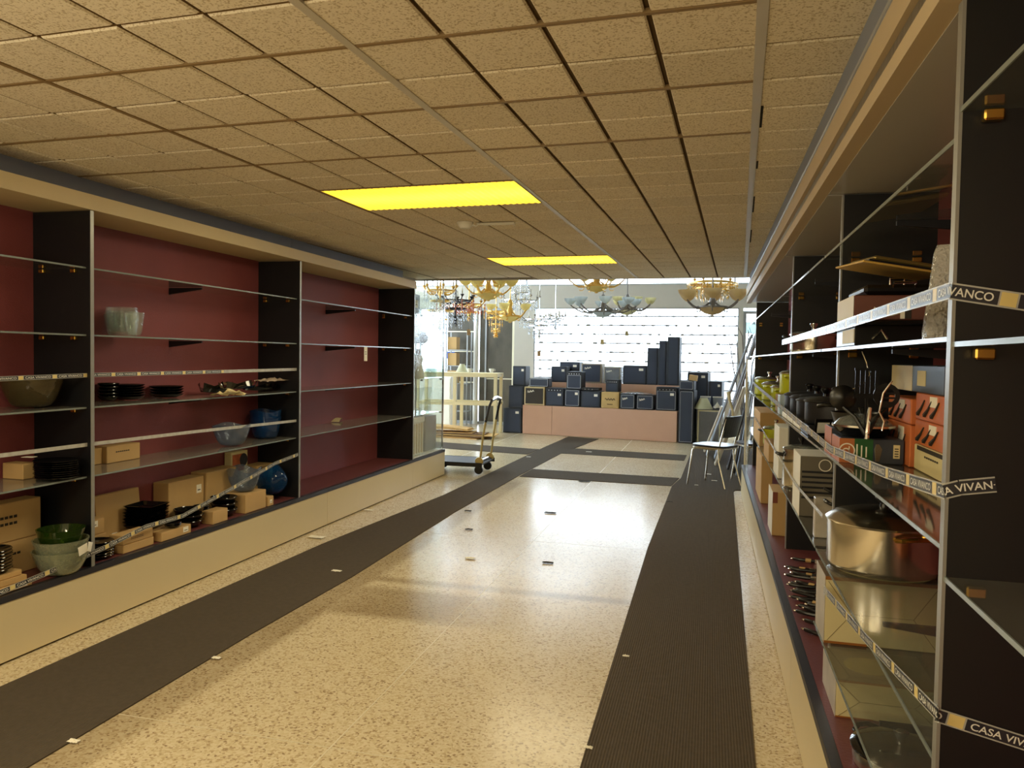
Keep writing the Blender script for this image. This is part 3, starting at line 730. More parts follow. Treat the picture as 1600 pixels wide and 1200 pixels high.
# ================================================================== goods on the left shelves
Z2, Z3, Z4, Z5 = 1.564, 1.179, .809, BZL
# cabinet at the far left
o, c, R, H = glass_bowl('large olive brown glass bowl on the third shelf at the left edge', 14, 97, 633, 590, Z3, G('ambergl'), .42, .55, xb=-3.545, t=.009); o.location.y = min(o.location.y, 3.33-R)
q = S(2, 517, Z2); tag(MB().lathe([(.0005,.0),(.05,0),(.10,.012),(.10,.016),(.05,.004),(.0005,.004)], n=24).build('plate', G('white'), None, (-3.40, q[1]-.0, Z2+.10), (0, PI/2-.25, .3)), 'white plate leaning on the second shelf at the left edge', 'plate')
tag(MB().obox((0,0,.03), (.05,.02,.06), b=.004).build('plate_stand', G('clear'), None, (-3.37, q[1]+.02, Z2)), 'clear plastic plate stand beside the white plate', 'stand')
cartonL('small brown carton beside the black plates on the fourth shelf, left edge', 36, 750, 57, Z4, 726, .16, tapeside=False)
plate_stack('black glass plate in the stack on the fourth shelf, left edge', 57, 121, 752, 716, Z4, 9, G('blackgl'), 'black plates stacked on the fourth left shelf')
tag(MB().box(-.03,.03,-.02,.02,0,.0015).build('price_label', G('paper'), None, (c[0]+.02, 3.15, Z4+.118), (0,0,.2)), 'cream price label on top of the black plate stack', 'label')
carton('large carton at bottom left, lower of the two', -3.53, -3.425, 2.86, 3.28, Z5+.0005, Z5+.172, lines=1)
carton('large carton with printed words, upper of the two at bottom left', -3.53, -3.43, 2.84, 3.27, Z5+.176, Z5+.372, lines=2)
for k in range(3):
    carton(['flat carton under the dark plates at bottom left, bottom one', 'flat carton under the dark plates at bottom left, middle one', 'flat carton under the dark plates at bottom left, top one with torn flap'][k], -3.41, XL-.025-.015*k, 2.50, 2.995-.015*k, Z5+.001+k*.028, Z5+.026+k*.028, sticker=(.30,.2,.14,.6) if k == 0 else None, name='flat_carton')
plate_stack('dark green glass soup plate stacked on the flat cartons', 0,0,0,0, Z5+.086, 7, G('blackgl'), 'dark plates on the flat cartons', zoff=.001, at=(-3.31, 2.86, .10, .115))
gc_, GR = (-3.225, 3.195), .135
for k, (m_, lb) in enumerate((('paleg', 'pale green glass bowl, lowest of the stack at bottom left'), ('paleg', 'clear green rimmed glass bowl, middle of the stack at bottom left'), ('greengl', 'deep green glass bowl, topmost of the stack at bottom left'))):
    r = GR*(1-.03*k) if k < 2 else GR*.84
    tag(MB().lathe(bowl_prof(r, .125, r*.45, .007, .6), n=40).build('glass_bowl', G(m_), None, (gc_[0], gc_[1], Z5+.001+.055*k)), lb, 'bowl')
for k in range(2):
    tag(MB().add([(0,-.03,-.022),(0,.03,-.028),(.006,.035,.02),(.002,-.028,.026),(-.001,-.03,-.022),(-.001,.03,-.028),(.005,.035,.02),(.001,-.028,.026)],[(0,1,2,3),(7,6,5,4),(0,4,5,1),(1,5,6,2),(2,6,7,3),(3,7,4,0)]).build('price_tag', G('paper'), None, (gc_[0]+GR*(.97-.1*k)+.004, gc_[1]+.0+k*.06, Z5+.135), (.3-.5*k, 0, .1+.4*k)), ['crumpled white price tag on the green bowl stack, left one', 'crumpled white price tag on the green bowl stack, right one'][k], 'tag')
# middle cabinet ------------------------------------------------------
for k in range(3):
    o, c, R, H = glass_bowl(['clear pressed glass bowl on the second shelf, outermost of the nest', 'clear pressed glass bowl on the second shelf, inner one of the nest', 'clear pressed glass bowl on the second shelf, topmost of the nest'][k], 146, 196, 526, 488, Z2, G('gbowl'), .78, .8, flute=.03, xb=-3.54, n=56)
    o.location.z += .022*k; o.scale = (1-.05*k,)*2 + (.85,); o.location.y = max(o.location.y, 3.36+R+.004)
glass_bowl('small clear glass bowl with thick lip on the second shelf', 194, 225, 526, 490, Z2, G('gbowl'), .5, .6, xb=-3.54)
plate_stack('black oval dish in the stack next to the divider, third shelf', 147, 178, 627, 598, Z3, 5, G('blackgl'), 'black dishes by the divider')
plate_stack('black glass dish in the middle stack on the third shelf', 176, 223, 626, 600, Z3, 6, G('blackgl'), 'black dishes in the middle stack')
plate_stack('black scalloped dish in the right hand stack on the third shelf', 222, 273, 622, 602, Z3, 4, G('blackgl'), 'black dishes in the right stack')
def boat(label, ua, ub, v, z, h, m, wd=.09, name='boat_dish'):
    a = S(ua, v, z); b2 = S(ub, v-2, z); x = max((a[0]+b2[0])/2, -3.40); L_ = abs(b2[1]-a[1]); vs = []; fs = []; n = 14
    for i in range(n+1):
        q = i/n*2-1; wq = wd*math.sqrt(max(0,1-q*q*.96)); zq = h*(.45+.55*q*q)
        for (xx, zz) in ((-wq, zq), (-wq*.55, zq*.25), (wq*.55, zq*.25), (wq, zq), (wq*.92, zq), (wq*.5, zq*.25+.006), (-wq*.5, zq*.25+.006), (-wq*.92, zq)): vs.append((xx, q*L_/2, zz))
    for i in range(n):
        for j in range(8): fs.append((i*8+j, i*8+(j+1)%8, (i+1)*8+(j+1)%8, (i+1)*8+j))
    fs += [tuple(range(8))[::-1], tuple(range(n*8, n*8+8))]
    o = MB().add(vs, fs, True).build(name, m, None, (x, min((a[1]+b2[1])/2, 5.44-L_/2), z+.0055)); return tag(o, label, 'dish')
boat('dark boat shaped dish with upswept ends on the third shelf', 276, 352, 617, Z3, .085, G('blackgl'))
zz = Z3+.005
for k in range(3):
    b_ = boat(['black boat shaped dish under the wrapped pile, lowest', 'black boat shaped dish in the wrapped pile, middle', 'brown paper wrapped boat dish on top of the pile'][k], 325+6*k, 402+4*k, 611, Z3+.024*k, .06, G('blackgl') if k != 1 else mat('brown_paper', (120,100,74), .9), .085)
def crumple(label, c, sx, sy, h, m, seed, name='crumpled_paper', cat='paper'):
    rnd = random.Random(seed); n = 9; vs = []; fs = []
    for i in range(n):
        for j in range(n):
            x, y = (i/(n-1)-.5)*sx, (j/(n-1)-.5)*sy; e = 1-max(abs(i/(n-1)-.5), abs(j/(n-1)-.5))*2
            vs.append((x+rnd.uniform(-.1,.1)*sx*.5, y+rnd.uniform(-.1,.1)*sy*.5, h*(.15+rnd.random()*.85)*(0.25+e) if e > 0 else rnd.random()*h*.35))
    k = len(vs); vs += [(a, b2, z-.0012) for a, b2, z in vs]
    for i in range(n-1):
        for j in range(n-1):
            q = (i*n+j, (i+1)*n+j, (i+1)*n+j+1, i*n+j+1); fs += [q, tuple(x+k for x in q)[::-1]]
    return tag(MB().add(vs, fs).build(name, m, None, c), label, cat)
q = S(365, 619, Z3); crumple('crumpled cream cloth under the wrapped boat dishes', (q[0]-.03, q[1], Z3+.005), .14, .24, .05, mat('cream_cloth', (232,214,160), .9), 3, 'cream_cloth', 'cloth')
crumple('torn brown and white wrapping on the pile of boat dishes', (-3.32, S(380,612,Z3)[1]+.1, Z3+.083), .12, .30, .035, mat('wrapping', (196,178,160), .8), 5)
cartonL('short brown carton next to the divider on the fourth shelf', 146, 727, 160, Z4, 702, .12, flap=True)
cartonL('long brown carton with folded top on the fourth shelf', 167, 725, 219, Z4, 699, .14, lines=1)
glass_bowl('wavy smoky glass bowl on the fourth shelf', 332, 391, 698, 663, Z4, G('greygl'), .32, .5, .08, xb=-3.54)
for k in range(2):
    o, c, R, H = glass_bowl(['blue glass bowl on the fourth shelf, lower of the pair', 'blue glass bowl on the fourth shelf, upper of the pair'][k], 402, 450, 684, 650, Z4, G('bluegl'), .62, .6, .06, xb=-3.54)
    o.location.z += .055*k; o.location.y = min(o.location.y, 5.45-R)
# bottom of the middle cabinet
carton('brown carton by the divider on the bottom board, lower', -3.52, -3.37, 3.375, 3.66, Z5+.0005, Z5+.10)
carton('brown carton by the divider on the bottom board, upper', -3.52, -3.375, 3.375, 3.65, Z5+.103, Z5+.19, sticker=(.1,.5,.22,.4))
oo = carton('open faced brown carton leaning at the back of the bottom board', -3.53, -3.485, 3.70, 4.06, Z5, Z5+.29, sticker=(-.2,.1,.12,.08)); oo.rotation_euler = (0, -.10, 0); oo.location.x = -3.485
carton('upright brown carton with a label at the back of the bottom board', -3.535, -3.415, 4.24, 4.60, Z5+.0005, Z5+.29, sticker=(.28,.62,.14,.2))
carton('big square carton behind the smoky bowl on the bottom board', -3.535, -3.405, 4.615, 4.985, Z5+.0005, Z5+.305, sticker=None)
pb = carton('cream picture box with painted fruit on the bottom board', -3.535, -3.475, 5.0, 5.21, Z5+.0005, Z5+.40, m='cream2', flap=False, name='picture_box')
mm_ = mat('fruit_print', (170,90,52), .6, var=.9, scale=22)
MB().box(.03, .031, -.09, .06, .25, .38).build('picture', mm_, pb)
MB().lathe([(.0005,0),(.05,0),(.05,.0015),(.0005,.0015)], (0,0,0), 16, 'X').build('plum_print', mat('plum', (40,40,48), .6), pb, (.031, .05, .33))
dc = carton('carton with a diagonal flap beside the divider on the bottom board', -3.535, -3.40, 5.225, 5.445, Z5+.0005, Z5+.27)
MB().add([(.0685,-.10,.26),(.0685,.10,.26),(.0685,.0,.12),(.0675,-.10,.26),(.0675,.10,.26),(.0675,.0,.12)], [(0,1,2),(5,4,3),(0,3,4,1),(1,4,5,2),(2,5,3,0)]).build('diagonal_flap', G('cartond'), dc)
BK = dict(kb=.4, name='bowl', cat='bowl')
plate_stack('black glass bowl in the nest behind the square plates', 0,0,0,0, Z5, 3, G('blackgl'), 'black bowls behind the square plates', at=(-3.31, 4.30, .095, .13), zoff=.001, **BK)
plate_stack('black glass bowl in the nest left of the smoky bowl', 0,0,0,0, Z5, 3, G('blackgl'), 'black bowls left of the smoky bowl', at=(-3.30, 4.665, .092, .15), zoff=.001, **BK)
carton('low carton under the square black plates', -3.465, -3.28, 3.875, 4.10, Z5+.0005, Z5+.06, m='cartond', name='flat_carton')
plate_stack('square black plate in the tall stack on the bottom board', 0,0,0,0, Z5+.063, 7, G('blackgl'), 'square black plates', square=True, rz=.12, at=(-3.37, 3.985, .104, .15), zoff=.001)
plate_stack('round black plate in the low stack behind the tape', 0,0,0,0, Z5, 6, G('blackgl'), 'round black plates behind the tape', at=(-3.275, 3.49, .085, .10), zoff=.001)
plate_stack('small black dish in the stack beside the small label carton', 0,0,0,0, Z5, 6, G('blackgl'), 'small black dishes', at=(-3.345, 4.475, .055, .11), zoff=.001, name='dish', cat='dish')
carton('small carton at the board edge, lower', -3.30, -3.20, 3.60, 3.845, Z5+.0005, Z5+.047)
carton('small carton at the board edge with printed lines, upper', -3.30, -3.202, 3.60, 3.84, Z5+.05, Z5+.10, lines=2)
carton('small flat carton with white label at the board edge', -3.262, -3.19, 3.90, 4.17, Z5+.0005, Z5+.055, sticker=(.22,.3,.18,.6))
plate_stack('black oval dish wrapped in film on the labelled flat carton', 0,0,0,0, Z5+.058, 2, G('blackgl'), 'film wrapped oval dishes', at=(-3.222, 4.04, .05, .035), zoff=.001, name='dish', cat='dish')
carton('small open carton with amber side near the board edge', -3.285, -3.195, 4.40, 4.56, Z5+.0005, Z5+.085, name='open_carton')
carton('tan carton carrying the smoky glass bowl', -3.39, -3.20, 4.775, 5.035, Z5+.0005, Z5+.135)
tag(MB().lathe(bowl_prof(.125, .165, .045, .006, .5), n=40, wob=lambda a,j,r,z: (r, z+.018*math.sin(3*a+.6)*(z/.165)**2)).build('glass_bowl', G('greygl'), None, (-3.30, 4.905, Z5+.139)), 'large wavy smoky blue glass bowl standing on the tan carton', 'bowl')
bl = MB().lathe(bowl_prof(.125, .13, .045, .007, .5), n=36).build('glass_bowl', G('bluegl'), None, (-3.235, 5.29, Z5+.128), (0, -PI/2+.25, -.35)); tag(bl, 'blue glass bowl standing on its side against the divider', 'bowl')
carton('tiny carton beside the blue bowl at the board edge', -3.255, -3.195, 5.06, 5.13, Z5+.0005, Z5+.07, sticker=(-.2,.3,.4,.4))
plate_stack('small blue glass dish behind the tan carton', 0,0,0,0, Z5, 2, G('bluegl'), 'small blue dishes', at=(-3.34, 5.10, .05, .05), zoff=.001, name='dish', cat='dish')
# far cabinet
q = S(530, 659, Z4); vs = []
cd = MB()
for i in range(7):
    a = i/6; vs += [(-.045, (a-.5)*.20, .03*math.sin(a*PI*.9)+.012*a), (.045, (a-.5)*.20, .03*math.sin(a*PI*.9))]
cd.add(vs + [(a,b2,z-.0015) for a,b2,z in vs], [(2*i,2*i+1,2*i+3,2*i+2) for i in range(6)] + [(2*i+16,2*i+18,2*i+19,2*i+17) for i in range(-1,5) if i >= 0])
tag(cd.build('curled_card', G('cream2'), None, (q[0]-.03, q[1], Z4+.006), (0,0,.3)), 'curled cream card with print on the empty fourth shelf', 'card')
q = X(571, 545, XL-.028); pt = thing('price_tag', 'white paper price tag hanging from the second shelf', 'tag', (XL-.024, q[1], 1.555))
MB().box(-.001, .0, -.035, .035, -.135, 0).build('paper', G('paper'), pt)
MB().box(0, .0008, -.02, .015, -.05, -.045).box(0, .0008, -.02, .02, -.07, -.065).build('print', G('ink'), pt)
# glass corner case goods
xg = -3.36
o = thing('ribbed_panel', 'white ribbed plastic panel on the floor of the glass case', 'panel', (XL-.05, 8.12, BZL+.02))
MB().box(-.03, 0, -.20, .20, 0, .42, .006).build('board', G('white'), o)
for k in range(5): MB().box(0, .012, -.185+k*.075, -.155+k*.075, .02, .36, .004).build('rib', mat('rib_tan', (206,190,164), .6), o)
MB().box(-.03, .014, -.20, .20, .37, .43, .006).build('cap', G('white'), o)
carton('plain grey carton beside the ribbed panel in the glass case', -3.44, -3.24, 8.44, 8.80, BZL+.02, BZL+.43, m=mat('grey_card', (150,150,154), .7), name='grey_box')
for k in range(3):                                   # glass boots
    y = 8.02+.29*k; o = thing('glass_boot', ['clear glass boot ornament in the case, nearest the black panel', 'clear glass boot ornament in the case, middle one', 'clear glass boot ornament in the case, nearest the corner'][k], 'ornament', (xg+.08, y, GCZ[0]+.006), .3)
    MB().tube([(0,0,.0),(0,0,.07),(0,-.01,.16),(0,0,.24),(0,0,.30)], [.045,.04,.036,.05,.058], 14, False).build('shaft', G('gbowl'), o)
    MB().tube([(0,-.02,.035),(0,.06,.034),(0,.12,.026),(0,.15,.024)], [.036,.034,.028,.012], 12).build('foot', G('gbowl'), o)
    MB().box(-.022,.022,-.045,-.005,0,.02,.003).build('heel', G('gbowl'), o)
o = thing('figurine', 'white standing figurine in the glass case', 'figurine', (xg+.05, 8.36, GCZ[1]+.005))
MB().lathe([(.0005,0),(.075,0),(.07,.05),(.05,.14),(.045,.18),(.06,.22),(.05,.26),(.02,.275),(.0005,.28)], n=20).build('robe', G('white'), o)
MB().lathe([(.0005,.27),(.02,.275),(.032,.30),(.03,.325),(.015,.345),(.0005,.348)], n=16).build('head', mat('fig_head', (150,130,120), .6), o)
o = thing('potted_plant', 'small green potted plant in the glass case', 'plant', (xg+.06, 8.07, GCZ[1]+.005))
MB().lathe([(.0005,0),(.05,0),(.065,.14),(.06,.14),(.05,.02),(.0005,.02)], n=18).build('pot', G('blackpl'), o)
lv = mat('plant_leaf', (126,160,104), .5, var=.3)
for k in range(26):
    a = k*2.4; r = .02+.05*((k*7)%10)/10; z = .16+.2*((k*13)%26)/26
    MB().add([(0,0,0),(.02,.03,.012),(0,.085,.0),(-.02,.03,.012)], [(0,1,2),(0,2,3)]).build('leaf', lv, o, (math.cos(a)*r, math.sin(a)*r, z), (.4, 0, a))
for k, (y, z, s, lb) in enumerate(((8.08, GCZ[2], .11, 'black boxed ornament on the upper shelf of the glass case'), (8.06, GCZ[3], .10, 'black and white boxed ornament at the top of the glass case'), (8.05, GCZ[1]-.0, .0, ''))):
    if not s: continue
    carton(lb, xg, xg+.14, y-s, y+s, z+.005, z+.22, m='blackpl', name='ornament_box', flap=False, sticker=(-.3,.3,.5,.4))
o = thing('lampshade', 'grey round lampshade on the upper shelf of the glass case', 'lampshade', (xg+.03, 8.45, GCZ[2]+.005))
MB().lathe([(.06,.0),(.095,.03),(.10,.08),(.06,.13),(.03,.145)], n=22).build('shade', mat('grey_shade', (120,124,132), .6), o)
MB().lathe([(.0005,0),(.055,0),(.055,.006),(.0005,.006)], n=20).build('ring', G('chrome'), o)
for k in range(6):
    tag(MB().lathe([(.022,0),(.022,.36),(.018,.36),(.018,0)], n=12).build('glass_tube', G('clear'), None, (xg+.10, 8.52+.055*k, GCZ[1]+.005)), 'tall clear glass tube standing in the corner of the case', 'tube', 'glass tubes in the corner case')

# ================================================================== front hall
A0 = S(816, 677.4)[:2]; A1 = S(1057, 691.7)[:2]
pe = (A1-A0)/np.linalg.norm(A1-A0); pn = np.array([-pe[1], pe[0]]); PA = math.atan2(pe[1], pe[0])
def OP(u, v, d):                       # point on the vertical plane d behind the platform face
    r = ray(u, v); q = np.array([A0[0], A0[1]]) + pn*d
    t = (np.dot(q, pn)) / np.dot(r[:2], pn); return EYEP + t*r
def loc(p): q = p[:2]-A0; return float(np.dot(q, pe)), float(np.dot(q, pn))
PLZ = OP(816, 632.5, 0)[2]; LEN = float(np.linalg.norm(A1-A0)); J = loc(OP(862, 660, 0))[0]
pf = thing('display_platform', 'long pink brown platform carrying the amplifiers', 'platform', (A0[0], A0[1], 0), PA)
for a, b2 in ((0, J), (J, LEN)): MB().box(a+.002, b2-.002, 0, .78, .004, PLZ, .004).build('box_panel', G('pink'), pf)
RD = .56; RZ = OP(1015, 601.5, RD)[2]; ra = loc(OP(840, 601, RD))[0]; rb_ = loc(OP(1062, 601, RD))[0]
rs = thing('display_platform', 'raised pink brown step behind the front row of amplifiers', 'platform', (A0[0], A0[1], PLZ+.001), PA)
MB().box(ra, rb_, RD, RD+.62, 0, RZ-PLZ, .004).build('box_panel', G('pink'), rs)
amp_m = mat('amp_vinyl', (32,36,44), .55, var=.1, bump=.1, bscale=200); gr_m = mat('grille_cloth', (48,56,72), .7, var=.2, scale=150)  # bluish lift in both colours stands in for lens glare
tan_m = mat('tan_vinyl', (196,164,104), .6); crm_m = mat('cream_vinyl', (206,186,140), .6); brn_m = mat('brown_grille', (60,54,46), .8)
silver = mat('silver_trim', (196,200,206), .3, metal=.6)
AMPS = {}
def amp(key, label, u0, u1, vt, d, base, dep=.28, body=None, grille=None, logo=None, trim=False, head=False, name='guitar_amplifier', cat='amplifier', knobs=False, inset=.028, handle=False, film=False):
    zb = {'P': PLZ, 'R': RZ, 'F': 0.}.get(base, None)
    if zb is None: zb = AMPS[base]
    c0, _ = loc(OP(u0, 600, d)); c1, _ = loc(OP(u1, 600, d)); zt = OP((u0+u1)/2, vt, d)[2]
    wd = c1-c0; h = max(zt-zb, .06); ctr = A0 + pe*(c0+c1)/2 + pn*d
    AMPS[key] = zb + h + .001
    o = thing(name, label, cat, (ctr[0], ctr[1], zb+.002), PA)
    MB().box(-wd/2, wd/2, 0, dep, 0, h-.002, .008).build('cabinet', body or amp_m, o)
    i = min(inset, wd*.12, h*.12); top = h-i-(.05 if knobs else 0)
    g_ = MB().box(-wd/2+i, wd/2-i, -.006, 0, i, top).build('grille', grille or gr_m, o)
    if trim:
        for a in ((-wd/2+i-.005,-wd/2+i, i, top), (wd/2-i, wd/2-i+.005, i, top), (-wd/2+i, wd/2-i, i-.005, i), (-wd/2+i, wd/2-i, top, top+.005)):
            MB().box(a[0], a[1], -.008, 0, a[2], a[3]).build('piping', silver, o)
    if knobs:
        MB().box(-wd/2+i, wd/2-i, -.004, 0, top+.008, h-.012).build('control_panel', G('dkmetal'), o)
        for k in range(5): MB().lathe([(.0005,-.014),(.008,-.014),(.009,0)], (-wd*.32+k*wd*.16, -.004, top+.03), 8, 'Y').build('knob', silver, o)
    if logo == 'label': MB().box(wd*.18, wd*.36, -.009, -.006, top-.075, top-.03).build('badge', G('paper'), o)
    elif logo == 'script':
        L0 = -wd*.33; mb = MB(); pts = [(L0+wd*.32*t, -.010, top-.07+.022*math.sin(t*17)*(1-t*.3)+.02*t) for t in [k/14 for k in range(15)]]
        mb.tube(pts, .006, 5); mb.tube([(L0, -.010, top-.085), (L0+wd*.28, -.010, top-.055)], .005, 5); mb.build('script_badge', G('paper'), o)
    elif logo == 'darkscript':
        for z_, s_ in ((h*.55, 1.), (h*.24, .55)):
            pts = [(-wd*.28*s_+wd*.56*s_*t, -.008, z_+.018*s_*math.sin(t*23)) for t in [k/18 for k in range(19)]]
            MB().tube(pts, .005*s_+.001, 5).build('script_badge', G('ink'), o)
    if handle: MB().tube([(-.08,dep*.5,h-.002),(-.06,dep*.5,h+.02),(.06,dep*.5,h+.02),(.08,dep*.5,h-.002)], .01, 6).build('handle', G('blackpl'), o)
    if film:
        MB().box(-wd/2-.008, wd/2+.008, -.014, dep+.008, 0, h+.004).build('plastic_cover', G('plastic'), o)
    return o
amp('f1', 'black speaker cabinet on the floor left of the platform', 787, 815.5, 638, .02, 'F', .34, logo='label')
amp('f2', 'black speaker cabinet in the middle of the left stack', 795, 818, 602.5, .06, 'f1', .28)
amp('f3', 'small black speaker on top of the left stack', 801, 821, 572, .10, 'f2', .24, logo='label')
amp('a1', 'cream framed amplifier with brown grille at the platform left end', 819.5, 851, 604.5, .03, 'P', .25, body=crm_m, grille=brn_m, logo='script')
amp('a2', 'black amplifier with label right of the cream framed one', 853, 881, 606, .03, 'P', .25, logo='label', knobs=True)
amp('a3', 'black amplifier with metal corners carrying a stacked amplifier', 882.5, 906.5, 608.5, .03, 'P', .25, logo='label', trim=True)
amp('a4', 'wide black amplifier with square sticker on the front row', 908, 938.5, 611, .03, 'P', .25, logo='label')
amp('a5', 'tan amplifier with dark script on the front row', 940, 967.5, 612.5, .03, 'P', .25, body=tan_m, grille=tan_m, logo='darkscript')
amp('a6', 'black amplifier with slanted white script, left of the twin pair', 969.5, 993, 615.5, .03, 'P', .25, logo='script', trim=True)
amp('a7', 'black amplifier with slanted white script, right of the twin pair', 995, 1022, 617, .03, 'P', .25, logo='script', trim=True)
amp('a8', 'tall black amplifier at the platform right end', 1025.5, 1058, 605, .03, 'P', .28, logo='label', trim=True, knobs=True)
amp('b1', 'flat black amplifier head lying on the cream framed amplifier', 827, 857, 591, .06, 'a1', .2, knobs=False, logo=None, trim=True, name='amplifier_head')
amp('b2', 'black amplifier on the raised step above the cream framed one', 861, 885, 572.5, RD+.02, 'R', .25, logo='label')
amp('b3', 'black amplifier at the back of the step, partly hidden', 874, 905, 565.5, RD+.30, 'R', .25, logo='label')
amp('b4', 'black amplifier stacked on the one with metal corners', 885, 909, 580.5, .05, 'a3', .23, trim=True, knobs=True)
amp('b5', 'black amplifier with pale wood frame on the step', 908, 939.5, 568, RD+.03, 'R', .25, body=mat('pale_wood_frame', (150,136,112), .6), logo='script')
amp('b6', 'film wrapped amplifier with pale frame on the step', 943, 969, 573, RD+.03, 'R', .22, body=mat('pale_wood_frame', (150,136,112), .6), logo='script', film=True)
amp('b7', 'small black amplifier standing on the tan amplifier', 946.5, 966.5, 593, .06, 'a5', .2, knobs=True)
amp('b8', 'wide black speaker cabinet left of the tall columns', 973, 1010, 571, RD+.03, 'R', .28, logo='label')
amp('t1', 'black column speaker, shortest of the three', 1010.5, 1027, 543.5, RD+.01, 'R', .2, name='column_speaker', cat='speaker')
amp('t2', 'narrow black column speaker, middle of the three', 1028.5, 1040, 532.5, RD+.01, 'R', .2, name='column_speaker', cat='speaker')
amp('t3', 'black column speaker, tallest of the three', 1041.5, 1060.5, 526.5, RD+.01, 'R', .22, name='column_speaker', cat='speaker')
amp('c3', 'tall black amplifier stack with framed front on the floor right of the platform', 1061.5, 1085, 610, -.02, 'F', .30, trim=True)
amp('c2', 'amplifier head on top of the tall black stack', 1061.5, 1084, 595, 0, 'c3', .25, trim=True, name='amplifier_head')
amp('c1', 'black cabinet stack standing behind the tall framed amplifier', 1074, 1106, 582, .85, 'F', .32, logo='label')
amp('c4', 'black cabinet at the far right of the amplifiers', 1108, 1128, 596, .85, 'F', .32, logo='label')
p = OP(1083, 594, .2); ow = carton('small wooden box lying on the amplifier head', p[0]-.07, p[0]+.07, p[1]-.05, p[1]+.05, AMPS['c2'], AMPS['c2']+.10, m='carton', flap=False, name='wooden_box'); ow.rotation_euler = (0, .12, PA)
p = OP(995, 612, .15); crumple('clear plastic film lying over the twin amplifiers', (p[0], p[1], AMPS['a7']+.002), .55, .2, .05, G('plastic'), 11, 'plastic_film', 'film')
p = OP(925, 606, .15); tt = thing('turntable', 'low black electronic unit lying on the wide amplifier', 'electronics', (p[0], p[1], AMPS['a4']), PA)
MB().box(-.17,.17,-.1,.1,.006,.06,.006).build('body', G('blackpl'), tt); MB().box(-.15,.15,-.106,-.1,.02,.045).build('panel', G('dkmetal'), tt)
for k in range(3): MB().lathe([(.0005,-.12),(.008,-.12),(.008,-.1)], (-.1+k*.07,0,.03), 8, 'Y').build('knob', silver, tt)

# ---- lampshade on a film wrapped crate, far right
p = S(1107, 694); cr_ = thing('wrapped_crate', 'film wrapped crate on the floor beside the far black cabinet', 'crate', (p[0], p[1], 0), PA)
MB().box(-.20,.20,0,.36,0,.60,.006).build('body', mat('crate_dark', (52,50,46), .6, var=.4, scale=5), cr_)
for x in (-.2, .175): MB().box(x, x+.025, -.012, 0, 0, .60).build('slat', G('cream2'), cr_)
for z in (0, .575): MB().box(-.175, .175, -.012, 0, z, z+.025).build('slat', G('cream2'), cr_)
MB().box(-.21,.21,-.02,.37,.0,.612).build('plastic_film', G('plastic'), cr_)
ls = thing('lampshade', 'cream pleated lampshade standing on the wrapped crate', 'lampshade', (p[0]-.10, p[1]+.10, .617))
pleat = mat('pleated_shade', (226,226,196), .7, var=.05)
MB().lathe([(.16,0),(.065,.19),(.06,.19),(.155,0)], n=32, wob=lambda a,j,r,z: (r*(1+.02*math.cos(32*a)), z)).build('shade', pleat, ls)
MB().lathe([(.06,.188),(.066,.188),(.066,.194),(.06,.194)], n=24).build('rim', G('white'), ls)
for k in range(2): 
    o = thing('lampshade', ['white drum lampshade behind the cream one, left', 'white drum lampshade behind the cream one, right'][k], 'lampshade', (p[0]-.07+.215*k, p[1]+.275-.03*k, .617))
    MB().lathe([(.075,0),(.075,.012),(.09,.2),(.085,.2),(.07,.012)], n=20).build('shade', G('greyf'), o)
    MB().lathe([(.09,.20),(.094,.20),(.094,.215),(.086,.215)], n=20).build('rim', G('white'), o)
crumple('crumpled white plastic bag on the wrapped crate', (p[0]+.13, p[1]+.10, .615), .14, .18, .12, G('white'), 21, 'plastic_bag', 'bag')

# ---- chairs
def chair(label, foot, fwd, group=None):
    a = math.atan2(fwd[1], fwd[0]); o = thing('metal_chair', label, 'chair', (foot[0], foot[1], .006), a, group)   # local +x = forward
    mt = mat('chair_tube', (190,184,168), .25, metal=.9)
    for s in (-1, 1):
        MB().tube([(.24,s*.21,0),(.205,s*.19,.30),(.19,s*.185,.42),(.15,s*.18,.44),(-.10,s*.175,.435)], .011, 7).build('front_leg', mt, o)
        MB().tube([(-.24,s*.19,0),(-.15,s*.185,.30),(-.14,s*.18,.43),(-.18,s*.18,.60),(-.225,s*.175,.80),(-.225,s*.15,.825)], .011, 7).build('back_leg', mt, o)
    sp = [(.23*math.copysign(abs(math.cos(t))**.5, math.cos(t)), .215*math.copysign(abs(math.sin(t))**.5, math.sin(t))) for t in [k*2*PI/28 for k in range(28)]]
    st_ = MB().prism([(q[0]*1.0, q[1]*1.0) for q in sp], .452, .485).build('seat', G('blackpl'), o)
    MB().prism([(q[0]*1.015, q[1]*1.015) for q in sp], .446, .462).build('seat_band', mt, st_)
    bp = MB(); vs = []; n = 8
    for i in range(n+1):
        y = -.19+.38*i/n; bow = .03*(1-(y/.19)**2)
        for z, x in ((.58,-.165),(.60,-.168),(.80,-.222),(.83,-.228)): 
            k = 1 if .59 < z < .82 else .93
            vs += [(x-bow+.010, y*k, z), (x-bow-.016, y*k, z)]
    fs = []
    for i in range(n):
        for j in range(3):
            b0 = i*8+j*2; b1 = b0+8
            fs += [(b0, b1, b1+2, b0+2), (b0+1, b0+3, b1+3, b1+1)]
        fs += [(i*8, i*8+1, i*8+9, i*8+8), (i*8+6, i*8+14, i*8+15, i*8+7)]
    fs += [(0,2,4,6,7,5,3,1), tuple(n*8+q for q in (1,3,5,7,6,4,2,0))]
    bk = bp.add(vs, fs, False).build('backrest', G('blackpl'), o)
    return o
f1 = S(1080,757)[:2]; f2 = S(1100,752)[:2]; r1 = S(1133,766)[:2]; r2 = S(1152,758)[:2]
fm = (f1+f2)/2; rm = (r1+r2)/2; ctr = (fm+rm)/2
chair('black seated metal chair standing alone on the carpet', ctr, fm-rm)
